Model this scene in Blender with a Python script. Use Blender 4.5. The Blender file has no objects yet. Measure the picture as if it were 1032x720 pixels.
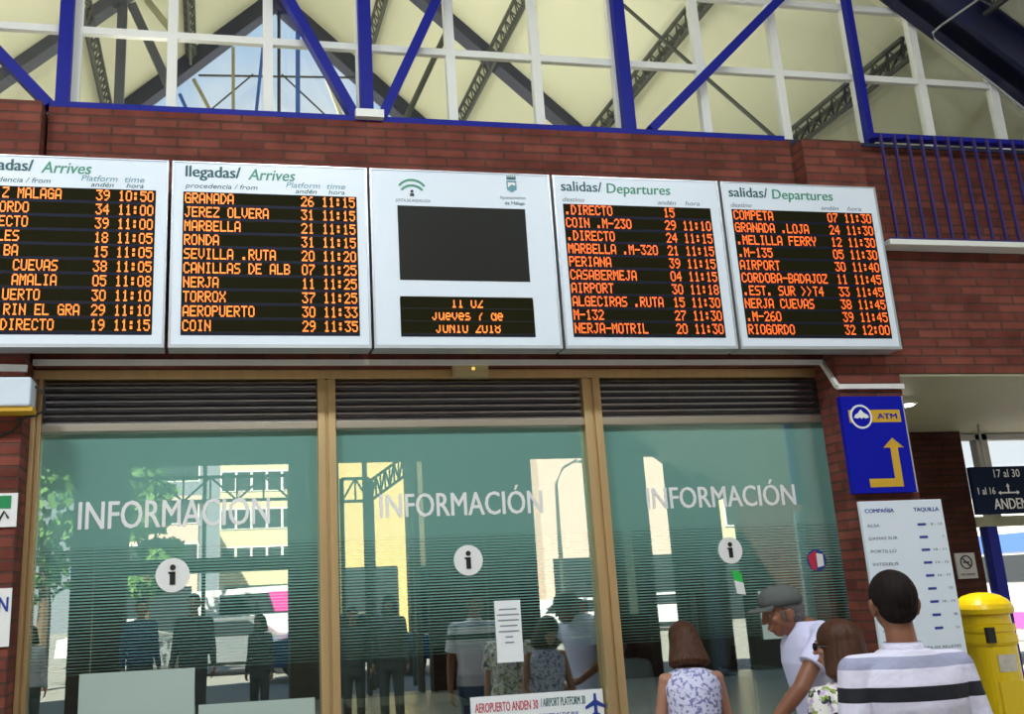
import bpy, bmesh, math, random
from mathutils import Vector, Matrix
random.seed(7)
PI = math.pi
S = bpy.context.scene
COL = S.collection

# ------------------------------------------------------------------ camera calibration
F_PX, CX, CY, EZ = 1054.26, 438.14, 300.75, 1.75
RV = Vector((0.9788157938, -0.1998391078, -0.0445418097))   # world axes seen from the camera
UV = Vector((-0.0121719274, -0.2739619306, 0.9616635091))
FV = Vector((0.2043807378, 0.9407492714, 0.2705906917))
def at(x, y, Y):
    d = RV*(x-CX) + UV*(CY-y) + FV*F_PX
    return d*(Y/d.y) + Vector((0, 0, EZ))
G = 7.0                                                     # glass plane of the booth
def mir(x, y, Y):                                           # a point behind the viewer, seen by reflection in the booth glass
    p = at(x, y, 2*G - Y); return Vector((p.x, Y, p.z))
cam = bpy.data.cameras.new('camera'); co = bpy.data.objects.new('camera', cam); COL.objects.link(co)
co.matrix_world = Matrix(((RV.x, UV.x, -FV.x, 0), (RV.y, UV.y, -FV.y, 0), (RV.z, UV.z, -FV.z, EZ), (0, 0, 0, 1)))
cam.sensor_fit = 'HORIZONTAL'; cam.sensor_width = 36; cam.lens = 36*F_PX/1032
cam.shift_x = (516-CX)/1032; cam.shift_y = (CY-360)/1032
cam.clip_start = .05; cam.clip_end = 500
S.camera = co

# ------------------------------------------------------------------ materials
def nt(name):
    m = bpy.data.materials.new(name); m.use_nodes = True
    n = m.node_tree.nodes; l = m.node_tree.links
    return m, n, l, n['Principled BSDF'], n['Material Output']
def N(n, t, **k):
    x = n.new(t)
    for a, b in k.items():
        if a in x.inputs: x.inputs[a].default_value = b
        else: setattr(x, a, b)
    return x
def mat(name, c, rough=.55, metal=0, var=.12, scale=6, bump=0, emit=None, es=0, stretch=None, spec=None):
    m, n, l, p, o = nt(name)
    p.inputs['Roughness'].default_value = rough; p.inputs['Metallic'].default_value = metal
    if spec is not None: p.inputs['Specular IOR Level'].default_value = spec
    tc = N(n, 'ShaderNodeTexCoord'); mp = N(n, 'ShaderNodeMapping')
    if stretch: mp.inputs['Scale'].default_value = stretch
    l.new(tc.outputs['Object'], mp.inputs['Vector'])
    nz = N(n, 'ShaderNodeTexNoise'); nz.inputs['Scale'].default_value = scale; nz.inputs['Detail'].default_value = 4
    l.new(mp.outputs[0], nz.inputs['Vector'])
    mx = N(n, 'ShaderNodeMix', data_type='RGBA')
    mx.inputs[6].default_value = tuple(max(0, v*(1-var)) for v in c)+(1,)
    mx.inputs[7].default_value = tuple(min(1, v*(1+var)) for v in c)+(1,)
    l.new(nz.outputs[0], mx.inputs[0]); l.new(mx.outputs[2], p.inputs['Base Color'])
    if bump:
        b = N(n, 'ShaderNodeBump'); b.inputs['Strength'].default_value = bump; b.inputs['Distance'].default_value = .01
        l.new(nz.outputs[0], b.inputs['Height']); l.new(b.outputs[0], p.inputs['Normal'])
    if emit:
        p.inputs['Emission Color'].default_value = tuple(emit)+(1,); p.inputs['Emission Strength'].default_value = es
    return m
def brick_mat(name, c1, c2, mortar, w=.29, h=.062):
    m, n, l, p, o = nt(name)
    p.inputs['Roughness'].default_value = .9; p.inputs['Specular IOR Level'].default_value = .12
    g = N(n, 'ShaderNodeNewGeometry'); s = N(n, 'ShaderNodeSeparateXYZ'); l.new(g.outputs['Position'], s.inputs[0])
    a = N(n, 'ShaderNodeMath', operation='ADD'); l.new(s.outputs[0], a.inputs[0]); l.new(s.outputs[1], a.inputs[1])
    c = N(n, 'ShaderNodeCombineXYZ'); l.new(a.outputs[0], c.inputs[0]); l.new(s.outputs[2], c.inputs[1])
    b = N(n, 'ShaderNodeTexBrick'); l.new(c.outputs[0], b.inputs['Vector'])
    b.inputs['Color1'].default_value = c1+(1,); b.inputs['Color2'].default_value = c2+(1,); b.inputs['Mortar'].default_value = mortar+(1,)
    b.inputs['Scale'].default_value = 1; b.inputs['Brick Width'].default_value = w; b.inputs['Row Height'].default_value = h
    b.inputs['Mortar Size'].default_value = .009; b.inputs['Mortar Smooth'].default_value = .3
    nz = N(n, 'ShaderNodeTexNoise'); nz.inputs['Scale'].default_value = 5; nz.inputs['Detail'].default_value = 6
    l.new(g.outputs['Position'], nz.inputs['Vector'])
    mx = N(n, 'ShaderNodeMix', data_type='RGBA', blend_type='MULTIPLY'); mx.inputs[0].default_value = .7
    cr = N(n, 'ShaderNodeValToRGB'); cr.color_ramp.elements[0].position = .3; cr.color_ramp.elements[0].color = (.5, .48, .46, 1)
    cr.color_ramp.elements[1].position = .7; cr.color_ramp.elements[1].color = (1.15, 1.1, 1.1, 1)
    l.new(nz.outputs[0], cr.inputs[0]); l.new(b.outputs[0], mx.inputs[6]); l.new(cr.outputs[0], mx.inputs[7])
    l.new(mx.outputs[2], p.inputs['Base Color'])
    bp = N(n, 'ShaderNodeBump', invert=True); bp.inputs['Strength'].default_value = .8; bp.inputs['Distance'].default_value = .02
    l.new(b.outputs[1], bp.inputs['Height']); l.new(bp.outputs[0], p.inputs['Normal'])
    return m
def glass_mat(name, tint, fac, rough=0):
    m, n, l, p, o = nt(name); n.remove(p)
    t = N(n, 'ShaderNodeBsdfTransparent'); t.inputs[0].default_value = tint+(1,)
    g = N(n, 'ShaderNodeBsdfGlossy'); g.inputs['Roughness'].default_value = rough; g.inputs[0].default_value = (.95, 1, .96, 1)
    nz = N(n, 'ShaderNodeTexNoise'); nz.inputs['Scale'].default_value = .8
    mr = N(n, 'ShaderNodeMapRange'); mr.inputs[3].default_value = fac*.9; mr.inputs[4].default_value = fac*1.1
    x = N(n, 'ShaderNodeMixShader'); l.new(nz.outputs[0], mr.inputs[0]); l.new(mr.outputs[0], x.inputs[0])
    l.new(t.outputs[0], x.inputs[1]); l.new(g.outputs[0], x.inputs[2]); l.new(x.outputs[0], o.inputs[0])
    return m
def film_mat(name, c, fac):
    m, n, l, p, o = nt(name); n.remove(p)
    nz = N(n, 'ShaderNodeTexNoise'); nz.inputs['Scale'].default_value = 1.2
    mx = N(n, 'ShaderNodeMix', data_type='RGBA'); mx.inputs[6].default_value = tuple(v*.95 for v in c)+(1,); mx.inputs[7].default_value = c+(1,)
    l.new(nz.outputs[0], mx.inputs[0])
    d = N(n, 'ShaderNodeBsdfDiffuse'); t = N(n, 'ShaderNodeBsdfTranslucent'); x = N(n, 'ShaderNodeMixShader'); x.inputs[0].default_value = .15
    l.new(mx.outputs[2], d.inputs[0]); l.new(mx.outputs[2], t.inputs[0]); l.new(d.outputs[0], x.inputs[1]); l.new(t.outputs[0], x.inputs[2])
    g = N(n, 'ShaderNodeBsdfGlossy'); g.inputs['Roughness'].default_value = 0; g.inputs[0].default_value = (.95, 1, .96, 1)
    y = N(n, 'ShaderNodeMixShader'); y.inputs[0].default_value = fac; l.new(x.outputs[0], y.inputs[1]); l.new(g.outputs[0], y.inputs[2]); l.new(y.outputs[0], o.inputs[0])
    return m
def band_mat(name, stops, rough=.8, noise=None):
    """cloth whose colour bands run round the body: (height, colour) in the garment's own space"""
    m, n, l, p, o = nt(name); p.inputs['Roughness'].default_value = rough
    tc = N(n, 'ShaderNodeTexCoord'); s = N(n, 'ShaderNodeSeparateXYZ'); l.new(tc.outputs['Object'], s.inputs[0])
    mr = N(n, 'ShaderNodeMapRange'); mr.inputs[1].default_value = 0.8; mr.inputs[2].default_value = 1.6; l.new(s.outputs[2], mr.inputs[0])
    cr = N(n, 'ShaderNodeValToRGB'); cr.color_ramp.interpolation = 'CONSTANT'
    e = cr.color_ramp.elements
    for i, (z, c) in enumerate(stops):
        t = (z-.8)/.8
        x = e[i] if i < 2 else e.new(t)
        x.position = t; x.color = c+(1,)
    l.new(mr.outputs[0], cr.inputs[0])
    l.new(cr.outputs[0], p.inputs['Base Color'])
    nz = N(n, 'ShaderNodeTexNoise'); nz.inputs['Scale'].default_value = 9
    b = N(n, 'ShaderNodeBump'); b.inputs['Strength'].default_value = .35; b.inputs['Distance'].default_value = .03
    l.new(nz.outputs[0], b.inputs['Height']); l.new(b.outputs[0], p.inputs['Normal'])
    return m
def spot_mat(name, base, cols, scale, lo, hi):
    m, n, l, p, o = nt(name); p.inputs['Roughness'].default_value = .85
    tc = N(n, 'ShaderNodeTexCoord'); prev = None
    for i, c in enumerate(cols):
        nz = N(n, 'ShaderNodeTexNoise'); nz.inputs['Scale'].default_value = scale*(1+.3*i); nz.inputs['Detail'].default_value = 2
        mp = N(n, 'ShaderNodeMapping'); mp.inputs['Location'].default_value = (3.1*i, 1.7*i, 5*i); l.new(tc.outputs['Object'], mp.inputs[0]); l.new(mp.outputs[0], nz.inputs['Vector'])
        mr = N(n, 'ShaderNodeMapRange'); mr.inputs[1].default_value = lo; mr.inputs[2].default_value = hi; l.new(nz.outputs[0], mr.inputs[0])
        mx = N(n, 'ShaderNodeMix', data_type='RGBA'); l.new(mr.outputs[0], mx.inputs[0]); mx.inputs[7].default_value = c+(1,)
        if prev: l.new(prev, mx.inputs[6])
        else: mx.inputs[6].default_value = base+(1,)
        prev = mx.outputs[2]
    l.new(prev, p.inputs['Base Color'])
    return m
M = dict(
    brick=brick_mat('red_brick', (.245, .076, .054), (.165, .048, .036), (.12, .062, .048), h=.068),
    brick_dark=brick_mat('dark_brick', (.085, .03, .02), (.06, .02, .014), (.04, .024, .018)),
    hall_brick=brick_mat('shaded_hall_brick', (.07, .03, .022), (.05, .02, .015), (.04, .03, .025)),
    cream=mat('cream_roof_panel', (.74, .745, .56), .7, var=.06, scale=.6),
    soffit=mat('olive_soffit_paint', (.36, .35, .22), .6, var=.06, scale=1.5),
    navy=mat('navy_steel', (.012, .015, .055), .45, var=.2),
    greysteel=mat('grey_navy_steel', (.05, .055, .085), .5, var=.2),
    lattice=mat('dark_lattice_steel', (.05, .055, .05), .5, var=.3),
    blue=mat('cobalt_steel_paint', (.006, .011, .25), .5, var=.1, spec=.2),
    white=mat('white_powder_coat', (.80, .80, .74), .45, var=.04),
    board=mat('white_board_housing', (.74, .81, .88), .4, var=.02, scale=2),
    aluminium=mat('board_edge_aluminium', (.55, .58, .6), .35, .6, var=.08),
    led_strip=mat('led_module_strip', (.014, .013, .004), .7, spec=.05), dark=mat('black_gap_metal', (.015, .014, .013), .6),
    led=mat('led_amber', (.9, .2, .02), .5, emit=(1, .25, .035), es=1.1), led_red=mat('led_orange', (.9, .15, .02), .5, emit=(1, .135, .018), es=1.1),
    screen=mat('tv_screen_glass', (.017, .017, .014), .5, var=.1, scale=2, spec=.15),
    bronze=mat('bronze_anodised_frame', (.62, .44, .22), .42, .75, var=.15, scale=3, stretch=(8, 8, .6)),
    steel_rail=mat('brushed_rail_metal', (.5, .45, .36), .35, .85, var=.12, scale=3, stretch=(.6, 8, 8)),
    slat=mat('dark_louvre_slat', (.42, .41, .44), .25, .85, var=.15),
    glass=glass_mat('green_tinted_glass', (.82, .93, .90), .34),
    clear=glass_mat('clear_upper_glass', (.96, .97, .96), .04),
    film=film_mat('teal_privacy_film', (.27, .56, .48), .34),
    vinyl=mat('white_vinyl', (.82, .82, .80), .5, var=.03),
    ink=mat('black_ink', (.012, .012, .014), .5),
    card=mat('glass_dimmed_paper', (.40, .50, .45), .7, var=.04), paper=mat('white_paper', (.86, .88, .88), .7, var=.03),  # card: white paper with the glass's dim green cast put into its colour
    teal_ink=mat('dark_teal_print', (.012, .10, .10), .5), green_ink=mat('green_print', (.05, .27, .16), .5), pale_ink=mat('pale_teal_print', (.12, .30, .36), .5),
    grey_ink=mat('grey_print', (.22, .25, .28), .6), blue_ink=mat('blue_print', (.02, .05, .30), .5), red_ink=mat('red_print', (.55, .03, .06), .5),
    atm_blue=mat('sign_blue', (.004, .008, .36), .6, var=.06, spec=.12), yellow=mat('sign_yellow', (.62, .36, .02), .5, var=.06),
    post_yellow=mat('mailbox_yellow', (.86, .60, .005), .28, var=.05), plate=mat('steel_plate', (.6, .58, .5), .3, .8, var=.3, scale=30),
    navysign=mat('navy_sign_panel', (.006, .014, .038), .7, var=.08, spec=.1), grey=mat('grey_sign_panel', (.45, .44, .42), .6),
    conduit=mat('white_conduit_plastic', (.72, .70, .66), .45), cable=mat('grey_cable', (.35, .35, .33), .5), blackcable=mat('black_cable', (.02, .02, .02), .5),
    floor=mat('grey_terrazzo', (.34, .32, .29), .3, var=.25, scale=40), asphalt=mat('street_paving', (.24, .23, .21), .9, var=.15, scale=4),
    lamp=mat('lamp_housing', (.25, .26, .27), .4, .7), lens=mat('lamp_lens', (.9, .9, .85), .4, emit=(1, .95, .85), es=8),
    olive=mat('olive_partition_panel', (.18, .20, .13), .6, var=.08), room=mat('booth_interior_paint', (.20, .24, .22), .8),
    desk=mat('pale_desk_laminate', (.35, .42, .45), .5), chairblack=mat('black_office_fabric', (.015, .016, .018), .8), wood=mat('beige_desk_laminate', (.34, .30, .20), .5),
    fac_cream=mat('sunlit_cream_render', (.62, .54, .34), .9, var=.06), fac_pink=mat('pale_pink_render', (.62, .46, .38), .9, var=.06), fac_ochre=mat('ochre_render', (.58, .44, .17), .9, var=.06),
    winglass=mat('dark_window_glass', (.025, .03, .035), .3, var=.2, spec=.12), leaf=mat('green_leaves', (.09, .19, .035), .7, var=.5, scale=3), bark=mat('brown_bark', (.12, .08, .05), .9, var=.3, bump=.5),
    carwhite=mat('white_car_paint', (.75, .75, .74), .2, var=.03), cargrey=mat('silver_car_paint', (.3, .32, .35), .25, .4), carblue=mat('blue_car_paint', (.03, .07, .25), .25), tyre=mat('black_tyre', (.015, .015, .015), .8),
    pink=mat('magenta_print', (.6, .05, .3), .5), busblue=mat('bus_blue', (.05, .14, .55), .35),
    skin=mat('tanned_skin', (.22, .085, .045), .5, var=.1, scale=12), skin_fair=mat('fair_skin', (.40, .19, .12), .5, var=.1, scale=12), lip=mat('lip_skin', (.30, .09, .07), .5), eye=mat('eye_white', (.4, .38, .36), .3), iris=mat('dark_iris', (.03, .02, .012), .2),
    hair_black=mat('black_brown_hair', (.010, .006, .005), .7, spec=.15, var=.5, scale=60, bump=.6, stretch=(1, 1, .15)), hair_brown=mat('chestnut_hair', (.060, .022, .010), .55, spec=.25, var=.5, scale=45, bump=.6, stretch=(1, 1, .06)),
    hair_grey=mat('grey_hair', (.08, .07, .065), .6, var=.4, scale=60, bump=.6), capcloth=mat('grey_cap_cloth', (.09, .10, .095), .85, var=.15, scale=20),
    tee=mat('white_lilac_tee', (.62, .62, .84), .85, var=.05, scale=5, bump=.3), denim=mat('blue_denim', (.05, .08, .16), .85), khaki=mat('khaki_cloth', (.25, .2, .13), .85), shoe=mat('dark_shoe', (.03, .025, .02), .5),
    darkcloth=mat('charcoal_cloth', (.03, .03, .035), .85), greycloth=mat('grey_cloth', (.34, .33, .36), .85, var=.25, scale=14), navycloth=mat('navy_cloth', (.02, .03, .09), .85),
    lace=spot_mat('white_blue_speckled_cloth', (.66, .66, .84), [(.20, .20, .42)], 48, .50, .60),
    floral=spot_mat('floral_cloth', (.74, .72, .66), [(.03, .03, .05), (.24, .34, .06), (.48, .34, .58)], 24, .56, .60),
)
def stripe_screen(name, rows, ztop, zbot):
    m, n, l, p, o = nt(name); p.inputs['Roughness'].default_value = .5; p.inputs['Specular IOR Level'].default_value = .15
    g = N(n, 'ShaderNodeNewGeometry'); s = N(n, 'ShaderNodeSeparateXYZ'); l.new(g.outputs['Position'], s.inputs[0])
    mr = N(n, 'ShaderNodeMapRange'); mr.inputs[1].default_value = zbot; mr.inputs[2].default_value = ztop; mr.inputs[3].default_value = 0; mr.inputs[4].default_value = rows; mr.clamp = False
    fr = N(n, 'ShaderNodeMath', operation='FRACT'); l.new(s.outputs[2], mr.inputs[0]); l.new(mr.outputs[0], fr.inputs[0])
    cr = N(n, 'ShaderNodeValToRGB'); e = cr.color_ramp.elements
    e[0].position = .12; e[0].color = (.006, .008, .024, 1); e[1].position = .3; e[1].color = (.022, .020, .004, 1)
    x = e.new(.8); x.color = (.022, .02, .004, 1); x = e.new(.95); x.color = (.006, .008, .024, 1)
    l.new(fr.outputs[0], cr.inputs[0]); l.new(cr.outputs[0], p.inputs['Base Color'])
    return m

# ------------------------------------------------------------------ object helpers
def tag(o, label, cat, group=None, kind=None):
    o['label'] = label; o['category'] = cat
    if group: o['group'] = group
    if kind: o['kind'] = kind
    return o
def thing(name, label, cat, loc=(0, 0, 0), group=None, kind=None, rz=0):
    o = bpy.data.objects.new(name, None); COL.objects.link(o); o.location = loc; o.rotation_euler = (0, 0, rz)
    o.empty_display_size = .1
    return tag(o, label, cat, group, kind)
def origin(p):
    v = Vector((0, 0, 0))
    while p is not None: v += p.location; p = p.parent
    return v
def link(name, me, m, parent=None, smooth=False, off=None):
    o = bpy.data.objects.new(name, me); COL.objects.link(o)
    if m is not None and not me.materials: me.materials.append(m)
    if smooth: me.polygons.foreach_set('use_smooth', [True]*len(me.polygons))
    if parent is not None:
        o.parent = parent
    return o
class MB:
    def __init__(s): s.b = bmesh.new()
    def box(s, x0, x1, y0, y1, z0, z1, bev=0):
        v = [s.b.verts.new((x, y, z)) for x in (x0, x1) for y in (y0, y1) for z in (z0, z1)]
        fs = [s.b.faces.new([v[i] for i in q]) for q in ((0, 1, 3, 2), (4, 6, 7, 5), (0, 4, 5, 1), (2, 3, 7, 6), (0, 2, 6, 4), (1, 5, 7, 3))]
        if bev:
            es = {e for f in fs for e in f.edges}
            bmesh.ops.bevel(s.b, geom=list(es), offset=bev, segments=2, affect='EDGES', profile=.5)
        return s
    def bar(s, p, q, w, h=None, up=(0, 0, 1)):
        p = Vector(p); q = Vector(q); d = (q-p).normalized(); up = Vector(up)
        if abs(d.dot(up)) > .98: up = Vector((0, 1, 0))
        a = d.cross(up).normalized()*(w/2); b = a.cross(d).normalized()*((h or w)/2)
        v = [s.b.verts.new(c+i*a+j*b) for c in (p, q) for i, j in ((-1, -1), (1, -1), (1, 1), (-1, 1))]
        for f in ((0, 1, 2, 3), (7, 6, 5, 4), (0, 4, 5, 1), (1, 5, 6, 2), (2, 6, 7, 3), (3, 7, 4, 0)): s.b.faces.new([v[i] for i in f])
        return s
    def tube(s, pts, r, seg=8):
        pts = [Vector(p) for p in pts]; rings = []
        for i, p in enumerate(pts):
            d = (pts[min(i+1, len(pts)-1)]-pts[max(i-1, 0)]).normalized()
            up = Vector((0, 0, 1)) if abs(d.z) < .95 else Vector((1, 0, 0))
            a = d.cross(up).normalized(); b = a.cross(d)
            rr = r[i] if isinstance(r, (list, tuple)) else r
            rings.append([s.b.verts.new(p+rr*(math.cos(t)*a+math.sin(t)*b)) for t in [2*PI*k/seg for k in range(seg)]])
        for A, B in zip(rings, rings[1:]):
            for k in range(seg): s.b.faces.new((A[k], A[(k+1) % seg], B[(k+1) % seg], B[k]))
        s.b.faces.new(rings[0][::-1]); s.b.faces.new(rings[-1])
        return s
    def loft(s, rings, seg=28, e=2.0):
        """rings of (z, cx, cy, rx, ry), superellipse exponent e, capped"""
        R = []
        for z, cx, cy, rx, ry in rings:
            q = []
            for k in range(seg):
                t = 2*PI*k/seg; c, sn = math.cos(t), math.sin(t)
                q.append(s.b.verts.new((cx+rx*math.copysign(abs(c)**(2/e), c), cy+ry*math.copysign(abs(sn)**(2/e), sn), z)))
            R.append(q)
        for A, B in zip(R, R[1:]):
            for k in range(seg): s.b.faces.new((A[k], A[(k+1) % seg], B[(k+1) % seg], B[k]))
        s.b.faces.new(R[0][::-1]); s.b.faces.new(R[-1])
        return s
    def prism(s, pts, y0, y1):                     # outline in x,z pulled along y
        A = [s.b.verts.new((x, y0, z)) for x, z in pts]; B = [s.b.verts.new((x, y1, z)) for x, z in pts]
        n = len(pts)
        s.b.faces.new(A); s.b.faces.new(B[::-1])
        for k in range(n): s.b.faces.new((A[k], B[k], B[(k+1) % n], A[(k+1) % n]))
        return s
    def disc(s, cx, cz, r, y0, y1, seg=40, r2=None):
        pts = [(cx+r*math.cos(2*PI*k/seg), cz+(r2 or r)*math.sin(2*PI*k/seg)) for k in range(seg)]
        return s.prism(pts, y0, y1)
    def ring(s, cx, cz, r0, r1, y0, y1, a0=0, a1=2*PI, seg=40):
        full = abs(a1-a0-2*PI) < 1e-6
        V = []
        for k in range(seg if full else seg+1):
            t = a0+(a1-a0)*k/seg
            V.append([s.b.verts.new((cx+r*math.cos(t), y, cz+r*math.sin(t))) for r, y in ((r0, y0), (r1, y0), (r1, y1), (r0, y1))])
        n = len(V)
        for k in range(n if full else n-1):
            A, B = V[k], V[(k+1) % n]
            for j in range(4): s.b.faces.new((A[j], A[(j+1) % 4], B[(j+1) % 4], B[j]))
        if not full: s.b.faces.new(V[0]); s.b.faces.new(V[-1][::-1])
        return s
    def quad(s, a, b, c, d):
        s.b.faces.new([s.b.verts.new(v) for v in (a, b, c, d)]); return s
    def hull(s, pts):
        t = bmesh.new()
        vs = [t.verts.new(p) for p in pts]
        bmesh.ops.convex_hull(t, input=vs)
        bmesh.ops.delete(t, geom=[v for v in t.verts if not v.link_faces], context='VERTS')
        me = bpy.data.meshes.new('h'); t.to_mesh(me); t.free(); s.b.from_mesh(me); bpy.data.meshes.remove(me)
        return s
    def mesh(s, name):
        bmesh.ops.recalc_face_normals(s.b, faces=s.b.faces[:])
        me = bpy.data.meshes.new(name); s.b.to_mesh(me); s.b.free(); return me
    def build(s, name, m, parent=None, smooth=False, local=False):
        me = s.mesh(name)
        if parent is not None and not local: me.transform(Matrix.Translation(-origin(parent)))
        return link(name, me, m, parent, smooth)
def box(name, m, parent, *a, bev=0): return MB().box(*a, bev=bev).build(name, m, parent)
def struct(name, m, label, cat, *a, bev=0):
    return tag(MB().box(*a, bev=bev).build(name, m), label, cat, kind='structure')

# ------------------------------------------------------------------ lettering
def text_mesh(s, shear=0, bold=0, extrude=.001):
    c = bpy.data.curves.new('t', 'FONT'); c.body = s; c.size = 1; c.shear = shear; c.offset = bold; c.extrude = extrude; c.resolution_u = 3
    o = bpy.data.objects.new('t', c); COL.objects.link(o)
    bpy.context.view_layer.update()
    me = bpy.data.meshes.new_from_object(o.evaluated_get(bpy.context.evaluated_depsgraph_get()))
    bpy.data.objects.remove(o); bpy.data.curves.remove(c)
    return me
_cap = text_mesh('H'); CAP = max(v.co.y for v in _cap.vertices)
def text(name, s, x0, x1, zb, cap, Y, m, parent, shear=0, bold=0.0):
    """lettering on a plane facing the viewer: from x0 to x1, baseline zb, capital height cap"""
    me = text_mesh(s, shear)
    if bold:                                               # heavier strokes: the same outline laid twice, a little apart
        t = bmesh.new(); t.from_mesh(me); v0 = t.verts[:]
        g = bmesh.ops.duplicate(t, geom=t.verts[:]+t.edges[:]+t.faces[:])['geom']
        for v in v0: v.co.x -= bold*1.3; v.co.y -= bold*.3
        for v in g:
            if isinstance(v, bmesh.types.BMVert): v.co.x += bold*1.3; v.co.y += bold*.3; v.co.z += .0005
        t.to_mesh(me); t.free()
    a = min(v.co.x for v in me.vertices); b = max(v.co.x for v in me.vertices)
    sx = (x1-x0)/(b-a); sz = cap/CAP; og = origin(parent) if parent else Vector((0, 0, 0))
    for v in me.vertices:
        x, y, z = v.co
        v.co = (x0+(x-a)*sx-og.x, Y-z-og.y, zb+y*sz-og.z)
    me.materials.clear()
    return link(name, me, m, parent)
F57 = {}
for ch, hx in {'0':'3E4141413E','1':'00427F4000','2':'4261514946','3':'2141454B31','4':'1814127F10','5':'2745454539','6':'3C4A494930','7':'0171090503','8':'3649494936','9':'064949291E',
  ':':'0036360000','.':'0060600000','-':'0808080808','>':'4122140800','A':'7E1111117E','B':'7F49494936','C':'3E41414122','D':'7F4141221C','E':'7F49494941','F':'7F09090901','G':'3E4149497A','H':'7F0808087F',
  'I':'00417F4100','J':'2040413F01','K':'7F08142241','L':'7F40404040','M':'7F020C027F','N':'7F0408107F','O':'3E4141413E','P':'7F09090906','Q':'3E4151215E','R':'7F09192946','S':'4649494931','T':'01017F0101',
  'U':'3F4040403F','V':'1F2040201F','W':'3F4038403F','X':'6314081463','Y':'0708700807','Z':'6151494543','e':'3854545418','u':'3C4040207C','v':'1C2040201C','s':'4854545420','d':'384444487F','n':'7C08040478','i':'00447D4000','o':'3844444438'}.items():
    F57[ch] = [int(hx[i:i+2], 16) for i in range(0, 10, 2)]
def led(name, cells, x0, cw, ztop, h, Y, parent, skip=0, m='led', strip=None):
    """cells: list of (column, text); dots of 5 x 7 characters"""
    b = MB(); px = cw/6; pz = h/7
    if strip: b.box(strip[0], strip[1], Y+.0006, Y+.0014, ztop-h+.000, ztop+.002)
    n0 = len(b.b.faces)
    for c0, s in cells:
        for i, ch in enumerate(s):
            if ch not in F57: continue
            for cx in range(5):
                for r in range(skip, 7):
                    if F57[ch][cx] >> r & 1:
                        x = x0+(c0+i)*cw+cx*px; z = ztop-r*pz
                        b.quad((x-.04*px, Y, z+.03*pz), (x+px*1.04, Y, z+.03*pz), (x+px*1.04, Y, z-pz*.93), (x-.04*px, Y, z-pz*.93))
    b.b.faces.ensure_lookup_table()
    for i, f in enumerate(b.b.faces): f.material_index = 1 if i >= n0 and strip else 0
    o = b.build(name, M['led_strip'] if strip else M[m], parent)
    if strip: o.data.materials.append(M[m])
    return o

# ------------------------------------------------------------------ world, sun, view
w = bpy.data.worlds.new('world'); S.world = w; w.use_nodes = True
wn, wl = w.node_tree.nodes, w.node_tree.links; bg = wn['Background']
tc = wn.new('ShaderNodeTexCoord'); sp = wn.new('ShaderNodeSeparateXYZ'); wl.new(tc.outputs['Generated'], sp.inputs[0])
rmp = wn.new('ShaderNodeValToRGB'); wl.new(sp.outputs[2], rmp.inputs[0])
re_ = rmp.color_ramp.elements; re_[0].color = (.92, .96, 1, 1); re_[1].position = .7; re_[1].color = (.25, .48, .92, 1)
x_ = re_.new(.3); x_.color = (.55, .76, .98, 1)
cn = wn.new('ShaderNodeTexNoise'); cn.inputs['Scale'].default_value = 3.2; cn.inputs['Detail'].default_value = 5; wl.new(tc.outputs['Generated'], cn.inputs['Vector'])
cr = wn.new('ShaderNodeValToRGB'); cr.color_ramp.elements[0].position = .5; cr.color_ramp.elements[1].position = .64; wl.new(cn.outputs[0], cr.inputs[0])
cm = wn.new('ShaderNodeMix'); cm.data_type = 'RGBA'; wl.new(cr.outputs[0], cm.inputs[0]); wl.new(rmp.outputs[0], cm.inputs[6]); cm.inputs[7].default_value = (.95, .97, 1, 1)
wl.new(cm.outputs[2], bg.inputs[0]); bg.inputs[1].default_value = 1.05
sl = bpy.data.lights.new('sun', 'SUN'); sl.energy = 20; sl.angle = .01; sl.color = (1, .93, .8)
so = bpy.data.objects.new('sun', sl); COL.objects.link(so)
so.rotation_euler = Vector((.42, -.62, -.72)).to_track_quat('-Z', 'Y').to_euler(); so.location = (-10, 20, 30)
vs = S.view_settings; vs.view_transform = 'Standard'; vs.look = 'None'; vs.gamma = 1; vs.exposure = 0; vs.use_curve_mapping = False
LAMP_P = 330; UP_P = 85
# ================================================================== THE SETTING
XM = .85                                                    # ridge of both roofs
def zfront(x): return 10.48-.78*abs(x-XM)
def zrear(x): return 10.92-.92*abs(x-XM)
struct('floor', M['floor'], 'grey terrazzo hall floor', 'floor', -8, 16, -6.4, 14, -.1, 0)
struct('ground', M['asphalt'], 'pale sunlit street paving outside the hall', 'ground', -80, 80, -80, 80, -.3, -.1)
struct('wall_front', M['brick'], 'red brick band behind the timetable boards', 'wall', -1.12, 4.37, 6.8, 7.0, 3.24, 5.02)
struct('wall_left', M['brick'], 'red brick pilaster at the left of the glazed booth', 'wall', -7, -1.14, 6.65, 7.3, 0, 4.985)
struct('wall_pillar', M['brick'], 'red brick pillar carrying the blue cash machine sign', 'wall', 4.375, 4.88, 6.65, 6.925, 0, 4.975)
struct('wall_right', M['brick'], 'red brick wall behind the blue bars', 'wall', 4.88, 12, 6.8, 7.05, 4.08, 5.0)
struct('wall_passage', M['brick'], 'red brick beam over the passage', 'wall', 4.88, 12, 6.65, 9.5, 3.135, 4.08)
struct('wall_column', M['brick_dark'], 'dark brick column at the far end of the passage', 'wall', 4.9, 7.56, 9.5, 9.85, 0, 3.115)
struct('ceiling', M['soffit'], 'olive painted passage ceiling', 'ceiling', 4.88, 12, 6.66, 9.86, 3.115, 3.134)
struct('trim_1', M['white'], 'white window sill under the blue bars', 'trim', 4.88, 12, 6.5, 6.82, 4.081, 4.125, bev=.006)
struct('ceiling_booth', M['room'], 'ceiling slab of the information booth', 'ceiling', -1.13, 4.36, 7.03, 11, 3.26, 3.34)
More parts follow.
